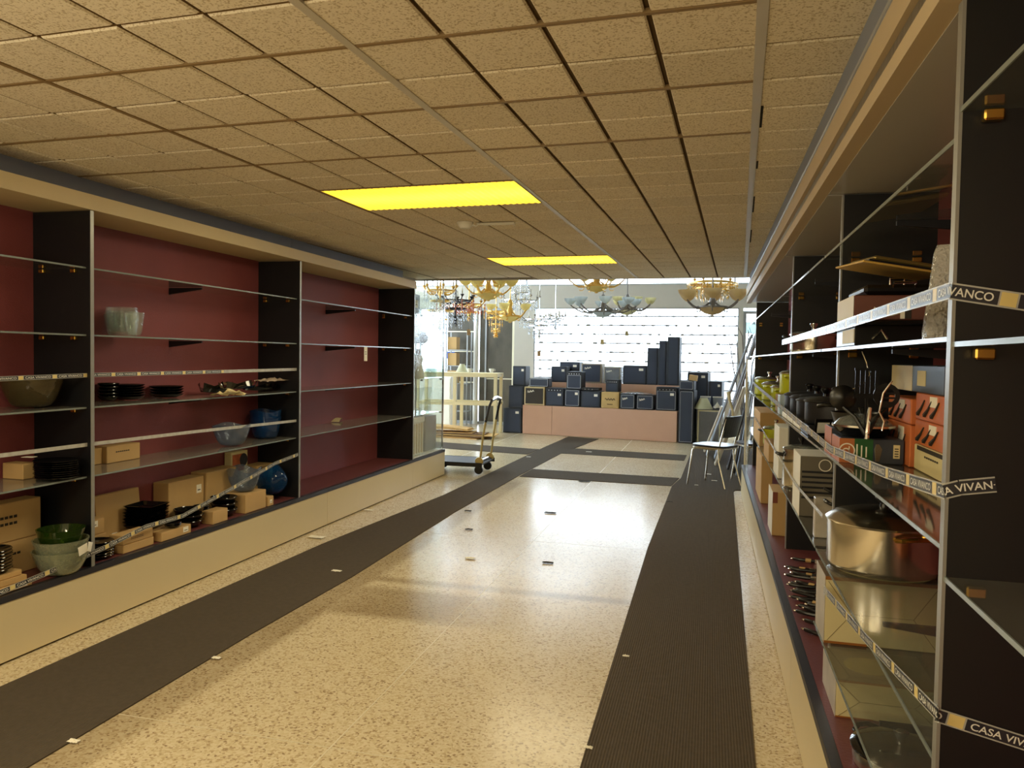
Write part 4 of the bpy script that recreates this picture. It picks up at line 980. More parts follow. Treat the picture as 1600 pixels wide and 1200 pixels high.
chair('second metal chair tucked behind against the end of the cookware shelves', (ctr[0]+.50, ctr[1]+.40), (-.95,-.3))

# ---- pile of frames and boards leaning on the right
def lean_frame(label, base, top, wy, tw, m, pan=None, name='framed_picture', cat='picture'):
    """frame whose bottom bar lies along y at base and leans to top"""
    b_ = Vector(base); t_ = Vector(top); L_ = (t_-b_).length; zax = (t_-b_).normalized(); yax = Vector((0,1,0)); yax = (yax - zax*yax.dot(zax)).normalized(); xax = yax.cross(zax)
    o = thing(name, label, cat, base); R_ = Matrix((xax, yax, zax)).transposed(); o.rotation_euler = R_.to_euler()
    if pan is not None or m is not None:
        for a in ((0, tw, 0, L_), (wy-tw, wy, 0, L_), (tw, wy-tw, 0, tw), (tw, wy-tw, L_-tw, L_)):
            MB().box(-.014, .014, a[0], a[1], a[2], a[3], .004).build('frame_bar', m, o)
    if pan: MB().box(-.005, .005, tw*.8, wy-tw*.8, tw*.8, L_-tw*.8).build('panel', pan, o)
    return o
wd_ = mat('dark_frame_wood', (72,50,42), .45, coat=.3); bk_ = mat('black_frame', (24,24,28), .4); pl_ = mat('pale_frame', (206,196,176), .5); sv_ = mat('silver_frame', (128,134,142), .4, metal=.5)
red_ = mat('red_panel', (120,60,56), .35, var=.5, scale=6); mirr = mat('mirror', (120,130,140), .12, metal=.8)
copper = mat('copper_panel', (150,84,64), .3, metal=.4, var=.4, scale=3)
FR = [
 ('tall silver framed mirror leaning outermost in the frame pile', (-.02,12.0,.02), (.60,12.0,1.88), .40, .03, sv_, mirr),
 ('tall silver frame with red panel leaning in the pile', (.10,11.6,.02), (.66,11.6,1.92), .35, .03, sv_, red_),
 ('copper toned framed picture leaning low in the pile', (.14,11.2,.02), (.50,11.2,1.10), .35, .035, pl_, copper),
 ('pale wooden frame leaning in front of the pile', (.10,10.9,.02), (.46,10.9,1.12), .25, .03, pl_, None),
 ('black frame with dark panel leaning in the pile', (.26,10.55,.02), (.62,10.55,1.45), .3, .03, bk_, bk_),
 ('narrow black frame leaning close to the end glass panel', (.33,10.25,.02), (.60,10.25,1.50), .25, .028, bk_, wd_),
 ('pale narrow board frame at the front of the pile', (-.06,12.45,.02), (.20,12.45,.75), .3, .03, pl_, pl_),
 ('second pale narrow board frame behind the front one', (.0,12.8,.02), (.24,12.8,.72), .25, .03, pl_, None),
 ('dark wooden frame leaning behind the copper picture', (.22,13.1,.02), (.75,13.1,1.90), .3, .04, wd_, None)]
for f in FR: lean_frame(*f)
br = thing('dry_branch', 'bundle of bare branches sticking up behind the frames', 'branches', (.62, 13.55, .012))
bm_ = mat('branch_bark', (120,108,100), .7)
for k in range(7):
    a = -.35+.1*k; MB().tube([(0,0,0),(a*.3,.02,.7),(a*.7+.04*math.sin(k),.03,1.4),(a+.05,.04,1.75+.07*(k%4)),(a*1.2+.1*math.sin(k*3),.05,2.0+.05*(k%3))], [.012,.012,.010,.008,.003], 5).build('branch', bm_, br)
for k in range(2):
    lean_frame(['slim silver metal stand leaning right of the frames, left one','slim silver metal stand leaning right of the frames, right one'][k], (.36+.10*k,10.03+.1*k,.02), (.58+.10*k,10.03+.1*k,1.55), .08, .014, sv_, None, 'metal_stand', 'stand')
rn = thing('white_ribbon', 'white strap hanging down over the frames', 'strap', (0,0,0)); q = Y(1138,612,10.5); q2 = Y(1146,665,10.4)
rn.location = q; MB().tube([(0,0,.0),(.02,-.01,-.12),(.06,-.02,-.25),(.07,-.03,-.45)], [.03,.022,.016,.014], 6).build('strap', G('cream2'), rn)

# ---- platform trolley
tr = thing('hand_trolley', 'black platform trolley with folding tubular handle', 'trolley', (-3.02, 9.30, .0065))
MB().box(-.46,.30,-.28,.28,.115,.15,.01).build('deck', mat('trolley_deck', (70,70,74), .6), tr)
MB().box(-.47,.31,-.29,-.28,.10,.152,.004).build('deck_rim', G('blackpl'), tr)
MB().box(-.47,.31,.28,.29,.10,.152,.004).build('deck_rim', G('blackpl'), tr)
for x in (-.36, .24):
    for y in (-.2, .2):
        wh = MB().lathe([(.0005,-.018),(.05,-.018),(.055,-.01),(.055,.01),(.05,.018),(.0005,.018)], (x,y,.055), 18, 'Y').build('wheel', G('blackpl'), tr)
        MB().box(x-.02,x+.02,y-.026,y+.026,.075,.115,.003).build('castor_fork', G('dkmetal'), tr)
hm = mat('trolley_yellow_metal', (190,170,110), .35, metal=.5)
for y in (-.24, .24):
    MB().tube([(.27,y,.16),(.30,y,.45),(.34,y,.70)], .014, 8).build('handle_post', hm, tr)
    MB().lathe([(.0005,-.02),(.05,-.018),(.055,0),(.05,.018),(.0005,.02)], (.26,y,.17), 16, 'Y').build('hinge', hm, tr)
MB().tube([(.27,-.24,.17),(.27,.24,.17)], .018, 8).build('hinge_bar', G('chrome'), tr)
MB().tube([(.335,-.24,.66),(.37,-.235,.84),(.40,-.20,.93),(.405,0,.95),(.40,.20,.93),(.37,.235,.84),(.335,.24,.66)], .016, 8).build('handle_loop', G('blackpl'), tr)
MB().tube([(.398,-.205,.935),(.405,0,.965),(.398,.205,.935)], .019, 8).build('grip', G('chrome'), tr)

# ---- pale wooden rack with lamp, flattened cardboard
tp = S(773, 681); wt = thing('wooden_rack', 'pale wooden open rack with two tiers by the glazed partition', 'rack', (tp[0], tp[1], 0), .10)
wood = mat('pale_rack_wood', (222,206,160), .6, var=.08, stretch=(1,1,.2))
zt = Y(735, 584, tp[1])[2]; zm = Y(735, 628, tp[1])[2]; Wk = 1.5; D = .62
for x in (-Wk, -.78, 0):
    for y in (0, D): MB().box(x-.03, x+.03, y-.025, y+.025, 0, zt-.06, .003).build('leg', wood, wt)
for z in (zt, zm):
    for y in (0, D): MB().box(-Wk-.04, .04, y-.03, y+.03, z-.06, z, .003).build('rail', wood, wt)
    for x in (-Wk, 0): MB().box(x-.025, x+.025, .03, D-.03, z-.055, z-.005, .003).build('cross_rail', wood, wt)
MB().box(-Wk-.04, .04, -.03, D+.03, zt, zt+.018, .003).build('top_board', wood, wt)
wl = lambda u, v, dy: (Y(u, v, tp[1]+dy)[0], tp[1]+dy)
a = wl(722, 575, .25); o = thing('lampshade', 'cream cone lampshade on the pale wooden rack', 'lampshade', (a[0], a[1], zt+.03))
MB().lathe([(.115,0),(.045,.145),(.04,.145),(.11,0)], n=28, wob=lambda q,j,r,z: (r*(1+.02*math.cos(28*q)), z)).build('shade', pleat, o)
MB().lathe([(.04,.143),(.046,.143),(.046,.15),(.04,.15)], n=20).build('rim', G('white'), o)
for k, u in enumerate((733, 768)):
    a = wl(u, 577, .2+.1*k); o = thing('ceramic_cup', ['white ceramic cup beside the cone lampshade', 'white ceramic cup at the right end of the rack'][k], 'cup', (a[0], a[1], zt+.03))
    MB().lathe([(.0005,0),(.03,0),(.05,.05),(.048,.07),(.044,.07),(.045,.05),(.027,.006),(.0005,.006)], n=18).build('bowl', G('white'), o)
    MB().tube([(.045,0,.06),(.075,0,.055),(.075,0,.03),(.042,0,.025)], .006, 6).build('handle', G('white'), o)
ks = mat('kraft_sheet', (206,166,104), .85, var=.12, scale=4); kd = mat('kraft_sheet_dark', (120,92,64), .85, var=.2)
pc = S(745, 680)
for k in range(9):
    dx = random.uniform(-.18,.2) + .05*k*(1 if k < 5 else -1); rz = random.uniform(-.16,.16); w2 = .62-.03*k; d2 = .27-.01*k
    n = 7; vs = []; bend = .03+.05*(k > 5)
    for i in range(n):
        x = (i/(n-1)-.5)*2*w2
        for y in (-d2, d2): vs.append((x, y, .05*(1-(x/.62)**2) if k > 5 else 0))
    m_ = len(vs); vs += [(x,y,z+.012) for x,y,z in vs]
    fs = [(2*i,2*i+1,2*i+3,2*i+2)[::-1] for i in range(n-1)] + [(2*i+m_,2*i+1+m_,2*i+3+m_,2*i+2+m_) for i in range(n-1)]
    for i in range(n-1): fs += [(2*i,2*i+2,2*i+2+m_,2*i+m_), (2*i+1,2*i+1+m_,2*i+3+m_,2*i+3)]
    fs += [(0,m_,m_+1,1), (2*n-2,2*n-1,2*n-1+m_,2*n-2+m_)]
    tag(MB().add(vs, fs).build('cardboard_sheet', kd if k in (2,4) else ks, None, (pc[0]-.25+dx*.7, tp[1]-.46, .002+.0175*k), (0,0,rz if k <= 5 else .05)), 'flattened brown cardboard sheet in the pile by the wooden rack', 'cardboard', 'flattened cardboard pile')
# boxes seen against the glazed partition
for k, (u0,u1,v0,v1,lb,m_) in enumerate(((698,712,528,551,'tall brown carton behind the rack, upper','carton'),(698,711,560,577,'brown carton behind the rack under the blue sign','carton'))):
    a = Y(u0,v1,15.6); b2 = Y(u1,v0,15.6); 
sgx = Y(697,560,15.55); sg = thing('blue_sign', 'small blue sign with white lines on the glazed partition', 'sign', (Y(704,555,15.97)[0], 15.97, Y(704,555,15.97)[2]))
MB().box(-.095,.095,-.01,0,-.075,.075,.003).build('board', mat('sign_blue', (52,98,190), .5), sg)
for z in (.035, 0, -.035): MB().box(-.065,.065,-.0115,-.01,z-.006,z+.006).build('line', G('paper'), sg)
bs = thing('storage_shelf', 'grey storage shelf with cartons standing behind the wooden rack', 'shelf', (Y(705,600,15.5)[0], 15.5, 0))
for x in (-.12,.35):
    for y in (0,.3): MB().box(x-.012,x+.012,y-.012,y+.012,0,2.0).build('post', alu, bs)
for z in (.3,.9,1.28,1.62): MB().box(-.13,.36,-.01,.31,z-.012,z).build('tier', alu, bs)
for k, z in enumerate((.9,1.28,1.62)): carton(['brown carton on the storage shelf, lowest', 'brown carton on the storage shelf, middle', 'brown carton on the storage shelf, top'][k], bs.location.x-.10, bs.location.x+.10, 15.53, 15.75, z+.001, z+.27)
wbx = thing('white_cabinet', 'low white cabinet seen behind the wooden rack', 'cabinet', (Y(703,600,15.0)[0], 14.9, 0))
MB().box(-.35,.06,0,.4,.05,1.05,.006).build('body', G('white'), wbx); MB().box(-.33,.04,-.012,0,.08,1.02,.003).build('door', G('white'), wbx)

# ---- chandeliers
ala = mat('alabaster_glass', (255,238,190), .35, var=.12, scale=6)
alb = mat('blue_grey_glass', (226,236,242), .3, var=.25, scale=6); alc = mat('cream_glass', (236,232,200), .35, var=.2, scale=6); alp = mat('amber_shell_glass', (244,216,180), .35, var=.3, scale=6)
for m_ in (ala, alb, alc, alp):
    m_.node_tree.nodes['Principled BSDF'].inputs['Transmission Weight'].default_value = .0
    m_.node_tree.nodes['Principled BSDF'].inputs['Subsurface Weight'].default_value = .0
def translucent(m_, k=.8):
    nt = m_.node_tree; b = nt.nodes['Principled BSDF']; out = nt.nodes['Material Output']
    t = nt.nodes.new('ShaderNodeBsdfTranslucent'); mx = nt.nodes.new('ShaderNodeMixShader'); mx.inputs[0].default_value = k
    src = b.inputs['Base Color'].links[0].from_socket; nt.links.new(src, t.inputs[0])
    nt.links.new(b.outputs[0], mx.inputs[1]); nt.links.new(t.outputs[0], mx.inputs[2]); nt.links.new(mx.outputs[0], out.inputs[0])
for m_ in (ala, alb, alc, alp): translucent(m_)
translucent(pleat, .4)
crys = glassy('crystal', (.93,.96,1.), .25, (226,232,240), rough=.03, bump=.2, ior=1.9)
gcrys = glassy('gold_crystal', (.98,.86,.5), .4, (246,206,110), rough=.05, ior=1.9)
redc = glassy('amber_crystal', (.95,.6,.4), .5, (214,130,92), rough=.05, ior=1.8)
def cup_prof(r, h): return [(r*.18,0),(r*.55,h*.25),(r*.85,h*.6),(r,h),(r*.95,h),(r*.78,h*.62),(r*.48,h*.3),(r*.12,.01)]
def pos(u, v, y): p = Y(u, v, y); return (p[0], p[1], p[2])
def rod(o, top, m_): MB().tube([(0,0,0),(0,0,top)], .008, 6).build('rod', m_, o)
def bowl_chandelier(label, u, v, y, n, ra_, rc, rb2, mg, mm_, phase=0., drop=.12, tag_=None, arms_down=True, tiers=1, sc=1.):
    ra_ *= sc; rc *= sc; rb2 *= sc
    o = thing('chandelier', label, 'chandelier', pos(u, v, y), phase, 'chandeliers hanging in the front hall')
    rod(o, HZ - o.location.z, mm_)
    MB().lathe([(.0005,-rb2*.62),(.02,-rb2*.6),(.03,-rb2*.55)], n=12).build('finial', mm_, o)
    MB().lathe([(.0005,-rb2*.55),(rb2*.5,-rb2*.42),(rb2*.85,-rb2*.18),(rb2,0),(rb2*.96,0),(rb2*.8,-rb2*.16),(rb2*.46,-rb2*.38),(.0005,-rb2*.5)], n=28).build('bowl', mg, o)
    MB().lathe([(rb2*.97,-.012),(rb2*1.03,-.012),(rb2*1.03,.012),(rb2*.97,.012),(rb2*.97,-.012)], n=28).build('ring', mm_, o)
    MB().lathe([(.0005,.0),(.035,.02),(.05,.08),(.03,.14),(.045,.20),(.02,.26),(.0005,.26)], n=14).build('column', mm_, o)
    for t in range(tiers):
        for k in range(n):
            a = 2*PI*(k+.5*t)/n; R_ = ra_*(1-.35*t); z0 = .16*t
            pts = []
            for q in range(9):
                s = q/8; pts.append((math.cos(a)*(.05+(R_-.05)*s), math.sin(a)*(.05+(R_-.05)*s), z0+.06-.09*math.sin(s*PI)+ .03*s))
            ar = MB().tube(pts, .011, 6)
            ar.tube([(math.cos(a)*(R_*.55+.035*math.cos(w_)), math.sin(a)*(R_*.55+.035*math.cos(w_)), z0-.03+.035*math.sin(w_)) for w_ in [i*.7 for i in range(9)]], .006, 5)
            am = ar.build('arm', mm_, o)
            MB().lathe(cup_prof(rc, rc*1.0), (math.cos(a)*R_, math.sin(a)*R_, z0+.095), 18).build('cup', mg, am)
    if tag_:
        tg_ = MB().box(-.028,.028,-.001,.001,-tag_-.08,-tag_).build('price_tag', G('cream2'), o); MB().tube([(0,0,-rb2*.6),(0,0,-tag_)], .0015, 4).build('string', G('ink'), o)
    return o
def crystal_chandelier(label, u, v, y, tiers, mc, mm_, seed=1, cone=None, n_arms=6, ra_=.3, tag_=None, coloured=None, sc=1.):
    ra_ *= sc; tiers = [(a*sc, b*sc) for a, b in tiers]
    rnd = random.Random(seed); o = thing('chandelier', label, 'chandelier', pos(u, v, y), 0, 'chandeliers hanging in the front hall')
    rod(o, HZ - o.location.z, mm_)
    for (r, z) in tiers: MB().lathe([(r-.012,z-.008),(r+.008,z-.008),(r+.008,z+.012),(r-.012,z+.012),(r-.012,z-.008)], n=26).build('ring', mm_, o)
    def bead(mb, p, s, l):
        x, yy, z = p; mb.add([(x,yy,z+l*.35),(x+s,yy,z),(x,yy+s,z),(x-s,yy,z),(x,yy-s,z),(x,yy,z-l)], [(0,1,2),(0,2,3),(0,3,4),(0,4,1),(5,2,1),(5,3,2),(5,4,3),(5,1,4)])
    for (r, z) in tiers:
        mb = MB(); n = max(10, int(r*70))
        for k in range(n):
            a = 2*PI*k/n
            for q in range(3): bead(mb, (math.cos(a)*r, math.sin(a)*r, z-.03-q*.045), .012+.003*(q == 2), .025+.03*(q == 2))
        mb.build('crystal_strings', coloured if (coloured and rnd.random() < .5) else mc, o)['kind'] = 'stuff'
    if cone:
        mb = MB(); r0, z0, r1, z1 = cone
        for k in range(18):
            a = 2*PI*k/18
            for q in range(9):
                s = q/8; r = r0+(r1-r0)*s**1.6; bead(mb, (math.cos(a)*r, math.sin(a)*r, z0+(z1-z0)*s), .012, .02)
        mb.build('crystal_strings', mc, o)['kind'] = 'stuff'
    z0 = tiers[0][1]
    for k in range(n_arms):
        a = 2*PI*k/n_arms; pts = [(math.cos(a)*(.04+(ra_-.04)*s), math.sin(a)*(.04+(ra_-.04)*s), z0-.07*math.sin(s*PI)+.05*s) for s in [i/8 for i in range(9)]]
        am = MB().tube(pts, .009, 6).build('arm', mm_, o)
        MB().lathe([(.0005,0),(.012,0),(.03,.03),(.028,.034),(.0005,.02)], (math.cos(a)*ra_, math.sin(a)*ra_, z0+.05), 10).build('candle_cup', mm_, am)
        MB().lathe([(.011,.02),(.011,.09),(.004,.12),(.0005,.13)], (math.cos(a)*ra_, math.sin(a)*ra_, z0+.05), 8).build('candle', G('white'), am)
        mb = MB()
        for q in range(3): bead(mb, (math.cos(a)*ra_, math.sin(a)*ra_, z0-.0-q*.055), .015, .05)
        mb.build('drops', coloured or mc, am)['kind'] = 'stuff'
    zb = min(t[1] for t in tiers); MB().lathe([(.0005,zb-.16),(.018,zb-.14),(.03,zb-.11),(.012,zb-.08),(.03,zb-.04),(.012,zb+.02),(.012,tiers[0][1]+.12),(.0005,tiers[0][1]+.14)], n=12).build('stem', mm_, o)
    if tag_: MB().box(-.03,.03,-.001,.001,zb-tag_-.1,zb-tag_).build('price_tag', G('cartond'), o); MB().tube([(0,0,zb-.14),(0,0,zb-tag_)], .0015, 4).build('string', G('ink'), o)
    return o
dm = mat('pewter_arms', (132,128,124), .35, metal=.6)
bowl_chandelier('large golden alabaster chandelier near the left, bowls turned up', 763, 458, 10.2, 6, .33, .115, .19, ala, G('gold'), .3, tiers=2, sc=0.962)
bowl_chandelier('golden alabaster chandelier hanging lower with flat bottom bowl', 797, 494, 11.5, 5, .30, .085, .17, ala, G('gold'), .9, sc=0.991)
crystal_chandelier('clear crystal chandelier with bead cone, left of centre', 813, 470, 12.6, [(.27,0),(.16,.12)], crys, G('chrome'), 3, cone=(.16,.12,.05,.42), n_arms=8, ra_=.32, sc=1.050)
crystal_chandelier('wide crystal chandelier with hanging paper tag over the window', 843, 500, 13.7, [(.26,0),(.18,-.10),(.10,-.17)], crys, G('chrome'), 5, n_arms=8, ra_=.34, tag_=.38, sc=1.105)
crystal_chandelier('gold bead chandelier tapering down to a point', 775, 487, 14.2, [(.15,0),(.11,-.10),(.07,-.2),(.03,-.28)], gcrys, G('gold'), 7, n_arms=5, ra_=.2, sc=1.203)
crystal_chandelier('crystal chandelier with gold top at the far left of the group', 688, 455, 9.9, [(.20,0),(.14,-.14),(.19,-.28),(.10,-.40)], crys, G('gold'), 9, n_arms=6, ra_=.24, sc=0.971)
crystal_chandelier('crystal chandelier with amber drops left of the golden bowls', 712, 470, 10.9, [(.22,0),(.17,-.12),(.10,-.24)], crys, G('dkmetal'), 11, n_arms=7, ra_=.28, coloured=redc, sc=1.009)
crystal_chandelier('smaller crystal chandelier with amber drops below the golden bowls', 733, 476, 12.0, [(.20,0),(.13,-.12)], crys, G('brass'), 13, n_arms=6, ra_=.26, coloured=redc, tag_=.28, sc=1.034)
bowl_chandelier('golden chandelier with wide cream cups right of centre', 932, 447, 10.4, 6, .40, .12, .17, ala, G('gold'), .1, tiers=2, sc=0.945)
bowl_chandelier('blue grey glass chandelier with price tag over the window', 942, 487, 11.6, 8, .50, .10, .17, alb, dm, .2, tag_=.42, sc=0.983)
bowl_chandelier('cream glass chandelier with pewter arms behind the blue grey one', 980, 484, 12.9, 8, .40, .09, .17, alc, dm, .5, tag_=.36, sc=1.024)
bowl_chandelier('amber shell glass chandelier with pewter scroll arms on the right', 1113, 480, 10.8, 6, .40, .13, .21, alp, dm, .52, sc=0.964)
crystal_chandelier('wide gold crystal ring chandelier above the amber one', 1113, 444, 12.0, [(.34,0),(.28,.02),(.22,-.06),(.14,-.10)], gcrys, G('gold'), 17, n_arms=6, ra_=.24, sc=1.091)
crystal_chandelier('pale crystal chandelier with candle arms left of the window edge', 868, 498, 15.0, [(.12,0),(.08,-.06)], crys, G('chrome'), 19, n_arms=6, ra_=.16, sc=1.250)

# ================================================================== goods on the cookware shelves
RZ2, RZ3, RZ4, RZ5, RZB = 1.5295, 1.1515, .7595, .4745, BZR
def boxR(label, u, v, z, ur, vt, dy, m='white', xmax=XRB-.006, **k):
    """right-shelf box: (u,v) near bottom corner on the aisle side, ur its right edge, vt its top"""
    p = S(u, v, z); p[0] = max(p[0], XR+.008); r = Y(ur, v, p[1]); h = Y(u, vt, p[1])[2]
    x1 = min(max(r[0], p[0]+.04), xmax); h = min(max(h, z+.03), k.pop('zmax', 9.))
    k.setdefault('face', 'y'); return carton(label, p[0], x1, p[1], p[1]+dy, z+.0005, h, m=m, **k)
def pot(label, c, R, H, z, body, lid='steel', knob='blackpl', handles=2, hm='blackpl', glass=False, rz=0., name='cooking_pot', domed=.22, group=None):
    o = thing(name, label, 'pot', (c[0], c[1], z+.0008), rz, group); e = .003
    MB().lathe([(.0005,0),(R*.90,0),(R*.98,R*.06),(R,R*.14),(R,H),(R+.005,H+.003),(R-e,H+.001),(R-e,R*.14),(R*.88,e),(.0005,e)], n=40).build('body', G(body), o)
    ld = MB().lathe([(R+.004,H+.002),(R+.006,H+.008),(R*.9,H+.012+R*domed*.35),(R*.55,H+.012+R*domed*.8),(R*.15,H+.012+R*domed),(.0005,H+.012+R*domed),(.0005,H+.010+R*domed),(R*.5,H+.010+R*domed*.75),(R*.9,H+.008+R*domed*.3),(R+.002,H+.002)], n=40).build('lid', G('clear') if glass else G(lid), o)
    if glass: MB().lathe([(R*.985,H+.003),(R+.006,H+.003),(R+.006,H+.010),(R*.985,H+.012),(R*.985,H+.003)], n=40).build('lid_rim', G('steel'), ld)
    zt = H+.012+R*domed
    MB().lathe([(.0005,zt),(R*.09,zt),(R*.075,zt+.012),(R*.17,zt+.030),(R*.17,zt+.038),(R*.10,zt+.043),(.0005,zt+.043)], n=20).build('knob', G(knob), ld)
    for k in range(handles):
        s = 1 if k == 0 else -1; hz = H*.86
        MB().tube([(s*R*.985,-R*.34,hz),(s*(R+.022),-R*.30,hz+.004),(s*(R+.036),-R*.12,hz+.010),(s*(R+.036),R*.12,hz+.010),(s*(R+.022),R*.30,hz+.004),(s*R*.985,R*.34,hz)], .0075, 8).build('handle', G(hm), o)
    return o
def potR(label, u0, u1, vb, vt, z, body, hk=1., **k):
    c, R, H = fit(u0, u1, vb, vt, z, .95, False); R = min(R, (XRB-XR)/2-.006)
    c[0] = min(max(c[0], XR+.008+R), XRB-.006-R)
    return pot(label, c, R, H*hk, z, body, **k), c, R, H*hk

# --- near cabinet, bottom up
p = boxR('lower boxed pot set carton with food photo, on the bottom board', 1284, 1117, RZB, 1466, 1040, .28, 'cream2', zmax=.457, flap=False, name='boxed_pot_set')
food = mat('food_photo', (120,96,70), .35, var=.8, scale=14); foodp = mat('pale_photo', (184,176,164), .35, var=.5, scale=9)
def dress(o, seam=True, top=food, sidep=foodp):
    d = o.children[0].dimensions; w_, dp, h = d.x, d.y, d.z
    MB().box(-w_/2, w_/2, -dp/2, dp/2, h, h+.0012).build('printed_top', top, o)
    MB().box(-w_/2-.0012, -w_/2, -dp/2, dp/2, .0, h).build('printed_side', sidep, o)
    MB().box(-w_/2, w_/2, -dp/2-.0012, -dp/2, h*.95, h).build('orange_band', mat('orange_band', (150,92,34), .5), o)
    MB().box(-w_/2, -w_*.12, -dp/2-.0012, -dp/2, 0, h*.035).build('orange_band', mat('orange_band', (150,92,34), .5), o)
    if seam:
        k = MAT_SEAM = mat('carton_seam', (120,104,66), .8)
        a = [(-w_/2+.01,h*.93),(-w_*.26,h*.46),(-w_/2+.01,h*.04)]; b2 = [(w_/2-.008,h*.93),(w_*.28,h*.46),(w_/2-.008,h*.04)]
        mb = MB()
        for q in (a, b2):
            for s0, s1 in zip(q[:-1], q[1:]): mb.tube([(s0[0],-dp/2-.0006,s0[1]),(s1[0],-dp/2-.0006,s1[1])], .0009, 4)
        mb.tube([(a[1][0],-dp/2-.0006,a[1][1]),(b2[1][0],-dp/2-.0006,b2[1][1])], .0007, 4); mb.build('flap_seam', k, o)
dress(p)
d = p.children[0].dimensions
MB().lathe([(.0005,0),(.075,0),(.075,.0008),(.0005,.0008)], (-d.x*.1,0,d.z+.0012), 28).build('pot_photo', mat('pot_photo', (190,164,96), .25, metal=.4, var=.3), p)
p2 = boxR('upper boxed pot set carton with food photo under the big steel pot', 1287, 1004, RZ5, 1467, 900, .22, 'cream2', zmax=.735, flap=False, name='boxed_pot_set'); dress(p2)
_c, _R, _H = fit(1288, 1447, 898, 805, RZ4, .95, False); _R = min(_R, .183); _H = Y(1290, 806, 2.93)[2]-RZ4
bp_ = pot('big polished steel pot with lid on the lower glass shelf', (.60, 2.885), _R, min(_H, .22), RZ4, 'steel', knob='blackpl', hm='brass')
bp_.rotation_euler = (0,0,-1.25)
pot('steel pot with dark lid low on the bottom board at the photo bottom edge', (.545, 2.32), .125, .05, RZB, 'steel', lid='blackgl', knob='chrome', rz=-1.1, domed=.12)
ob_ = bpy.data.objects
carton('orange printed carton behind the big steel pot', XRB-.10, XRB-.006, 1.9, 2.5, RZ4+.001, RZ4+.25, m='orange', flap=False, lines=2, face='x')
# third shelf near cabinet
p3 = boxR('long flat box with orange, green and dark panels on the third shelf', 1302, 722, RZ3, 1424, 684, .16, mat('dark_slate_print', (52,58,70), .4), flap=False, name='appliance_box', xmax=.612)
d = p3.children[0].dimensions; w_, dp, h = d.x, d.y, d.z
MB().box(-w_/2, -w_*.27, -dp/2-.001, -dp/2, 0, h).build('orange_panel', mat('orange_panel', (176,104,56), .45), p3)
MB().box(-w_*.27, w_*.02, -dp/2-.001, -dp/2, 0, h).build('green_panel', mat('green_panel', (28,84,40), .45), p3)
MB().lathe([(h*.26,0),(h*.31,0),(h*.31,.0012),(h*.26,.0012),(h*.26,0)], (-w_*.385, -dp/2-.0022, h*.5), 24, 'Y').build('round_logo', G('paper'), p3)
MB().lathe([(h*.10,0),(h*.15,0),(h*.15,.0012),(h*.10,.0012),(h*.10,0)], (-w_*.40, -dp/2-.0022, h*.46), 18, 'Y').box(-w_*.36,-w_*.345,-dp/2-.0022,-dp/2-.001,h*.34,h*.68).build('logo_letters', G('paper'), p3)
for k in range(3): MB().box(-w_*.24+k*.014, -w_*.24+k*.014+.004, -dp/2-.0018, -dp/2-.001, h*.25, h*(.78-.05*k)).build('white_line', G('paper'), p3)
MB().box(w_*.33, w_*.43, -dp/2-.0018, -dp/2-.001, h*.25, h*.8).build('barcode_label', G('cream2'), p3)
for k in range(4): MB().box(w_*.35, w_*.41, -dp/2-.0024, -dp/2-.0018, h*(.32+.10*k), h*(.36+.10*k)).build('barcode', G('ink'), p3)
MB().lathe([(.0005,0),(h*.10,0),(h*.20,h*.5),(h*.08,h*.7),(.0005,h*.7)], (w_*.08, -dp/2-.0004, h*.1), 3).build('product_photo', mat('product_photo', (120,116,100), .4), p3)
MB().box(-w_/2-.001, -w_/2, -dp/2, dp/2, 0, h).build('orange_side', mat('orange_panel', (176,104,56), .45), p3)
p4 = boxR('second orange ended flat box behind the long flat box', 1277, 703, RZ3, 1400, 662, .16, mat('dark_slate_print', (52,58,70), .4), flap=False, name='appliance_box', xmax=.60); d = p4.children[0].dimensions
MB().box(-d.x/2-.001, -d.x/2, -d.y/2, d.y/2, 0, d.z).build('orange_side', mat('orange_panel', (176,104,56), .45), p4)
p4.location.y = p3.location.y + .175
# stack of orange boxes at the right
xo0, xo1 = .625, XRB-.006
zc0, zc1, zc2 = X(1432,694,xo0)[2], X(1432,655,xo0)[2], X(1432,613,xo0)[2]
crb = carton('cream box with diagonal print under the orange boxes', xo0, xo1, 2.27, 2.62, RZ3+.001, zc0, m='cream2', flap=False, lines=1, face='x', name='appliance_box')
d = crb.children[0].dimensions
MB().box(-d.x/2-.001,-d.x/2,-d.y*.5,d.y*.4,d.z*.82,d.z*.98).build('black_band', G('ink'), crb)
for kz, (za, zb_) in enumerate(((zc0, zc1), (zc1, zc2))):
    for ky in range(2):
        y0 = 2.31+.325*ky; z0 = za+.002 if ky == 0 else za-.03
        lb = [['orange cutlery box, lower row, nearest the camera', 'orange cutlery box, lower row, farther one'], ['orange cutlery box, upper row, nearest the camera', 'orange cutlery box, upper row, farther one']][kz][ky]
        if ky == 1: z0 = za-.02 if kz else RZ3+.001
        z1 = (zb_ if ky == 0 else zb_-.0225)
        o = carton(lb, xo0-.01*ky, xo1-.01*kz, y0, y0+.31, z0, z1, m='orange', flap=False, name='cutlery_box')
        d = o.children[0].dimensions
        for k in range(3): MB().tube([(-d.x/2-.002,-d.y*.32+d.y*.24*k,d.z*.75),(-d.x/2-.002,-d.y*.22+d.y*.24*k,d.z*.45),(-d.x/2-.002,-d.y*.1+d.y*.24*k,d.z*.2)], [.002,.004,.007], 5).build('spoon_print', G('ink'), o)
        MB().box(-d.x/2-.002,-d.x/2,-d.y*.25,-d.y*.02,d.z*.55,d.z*.92).build('white_patch', G('paper'), o)  # plain white patch on the aisle face
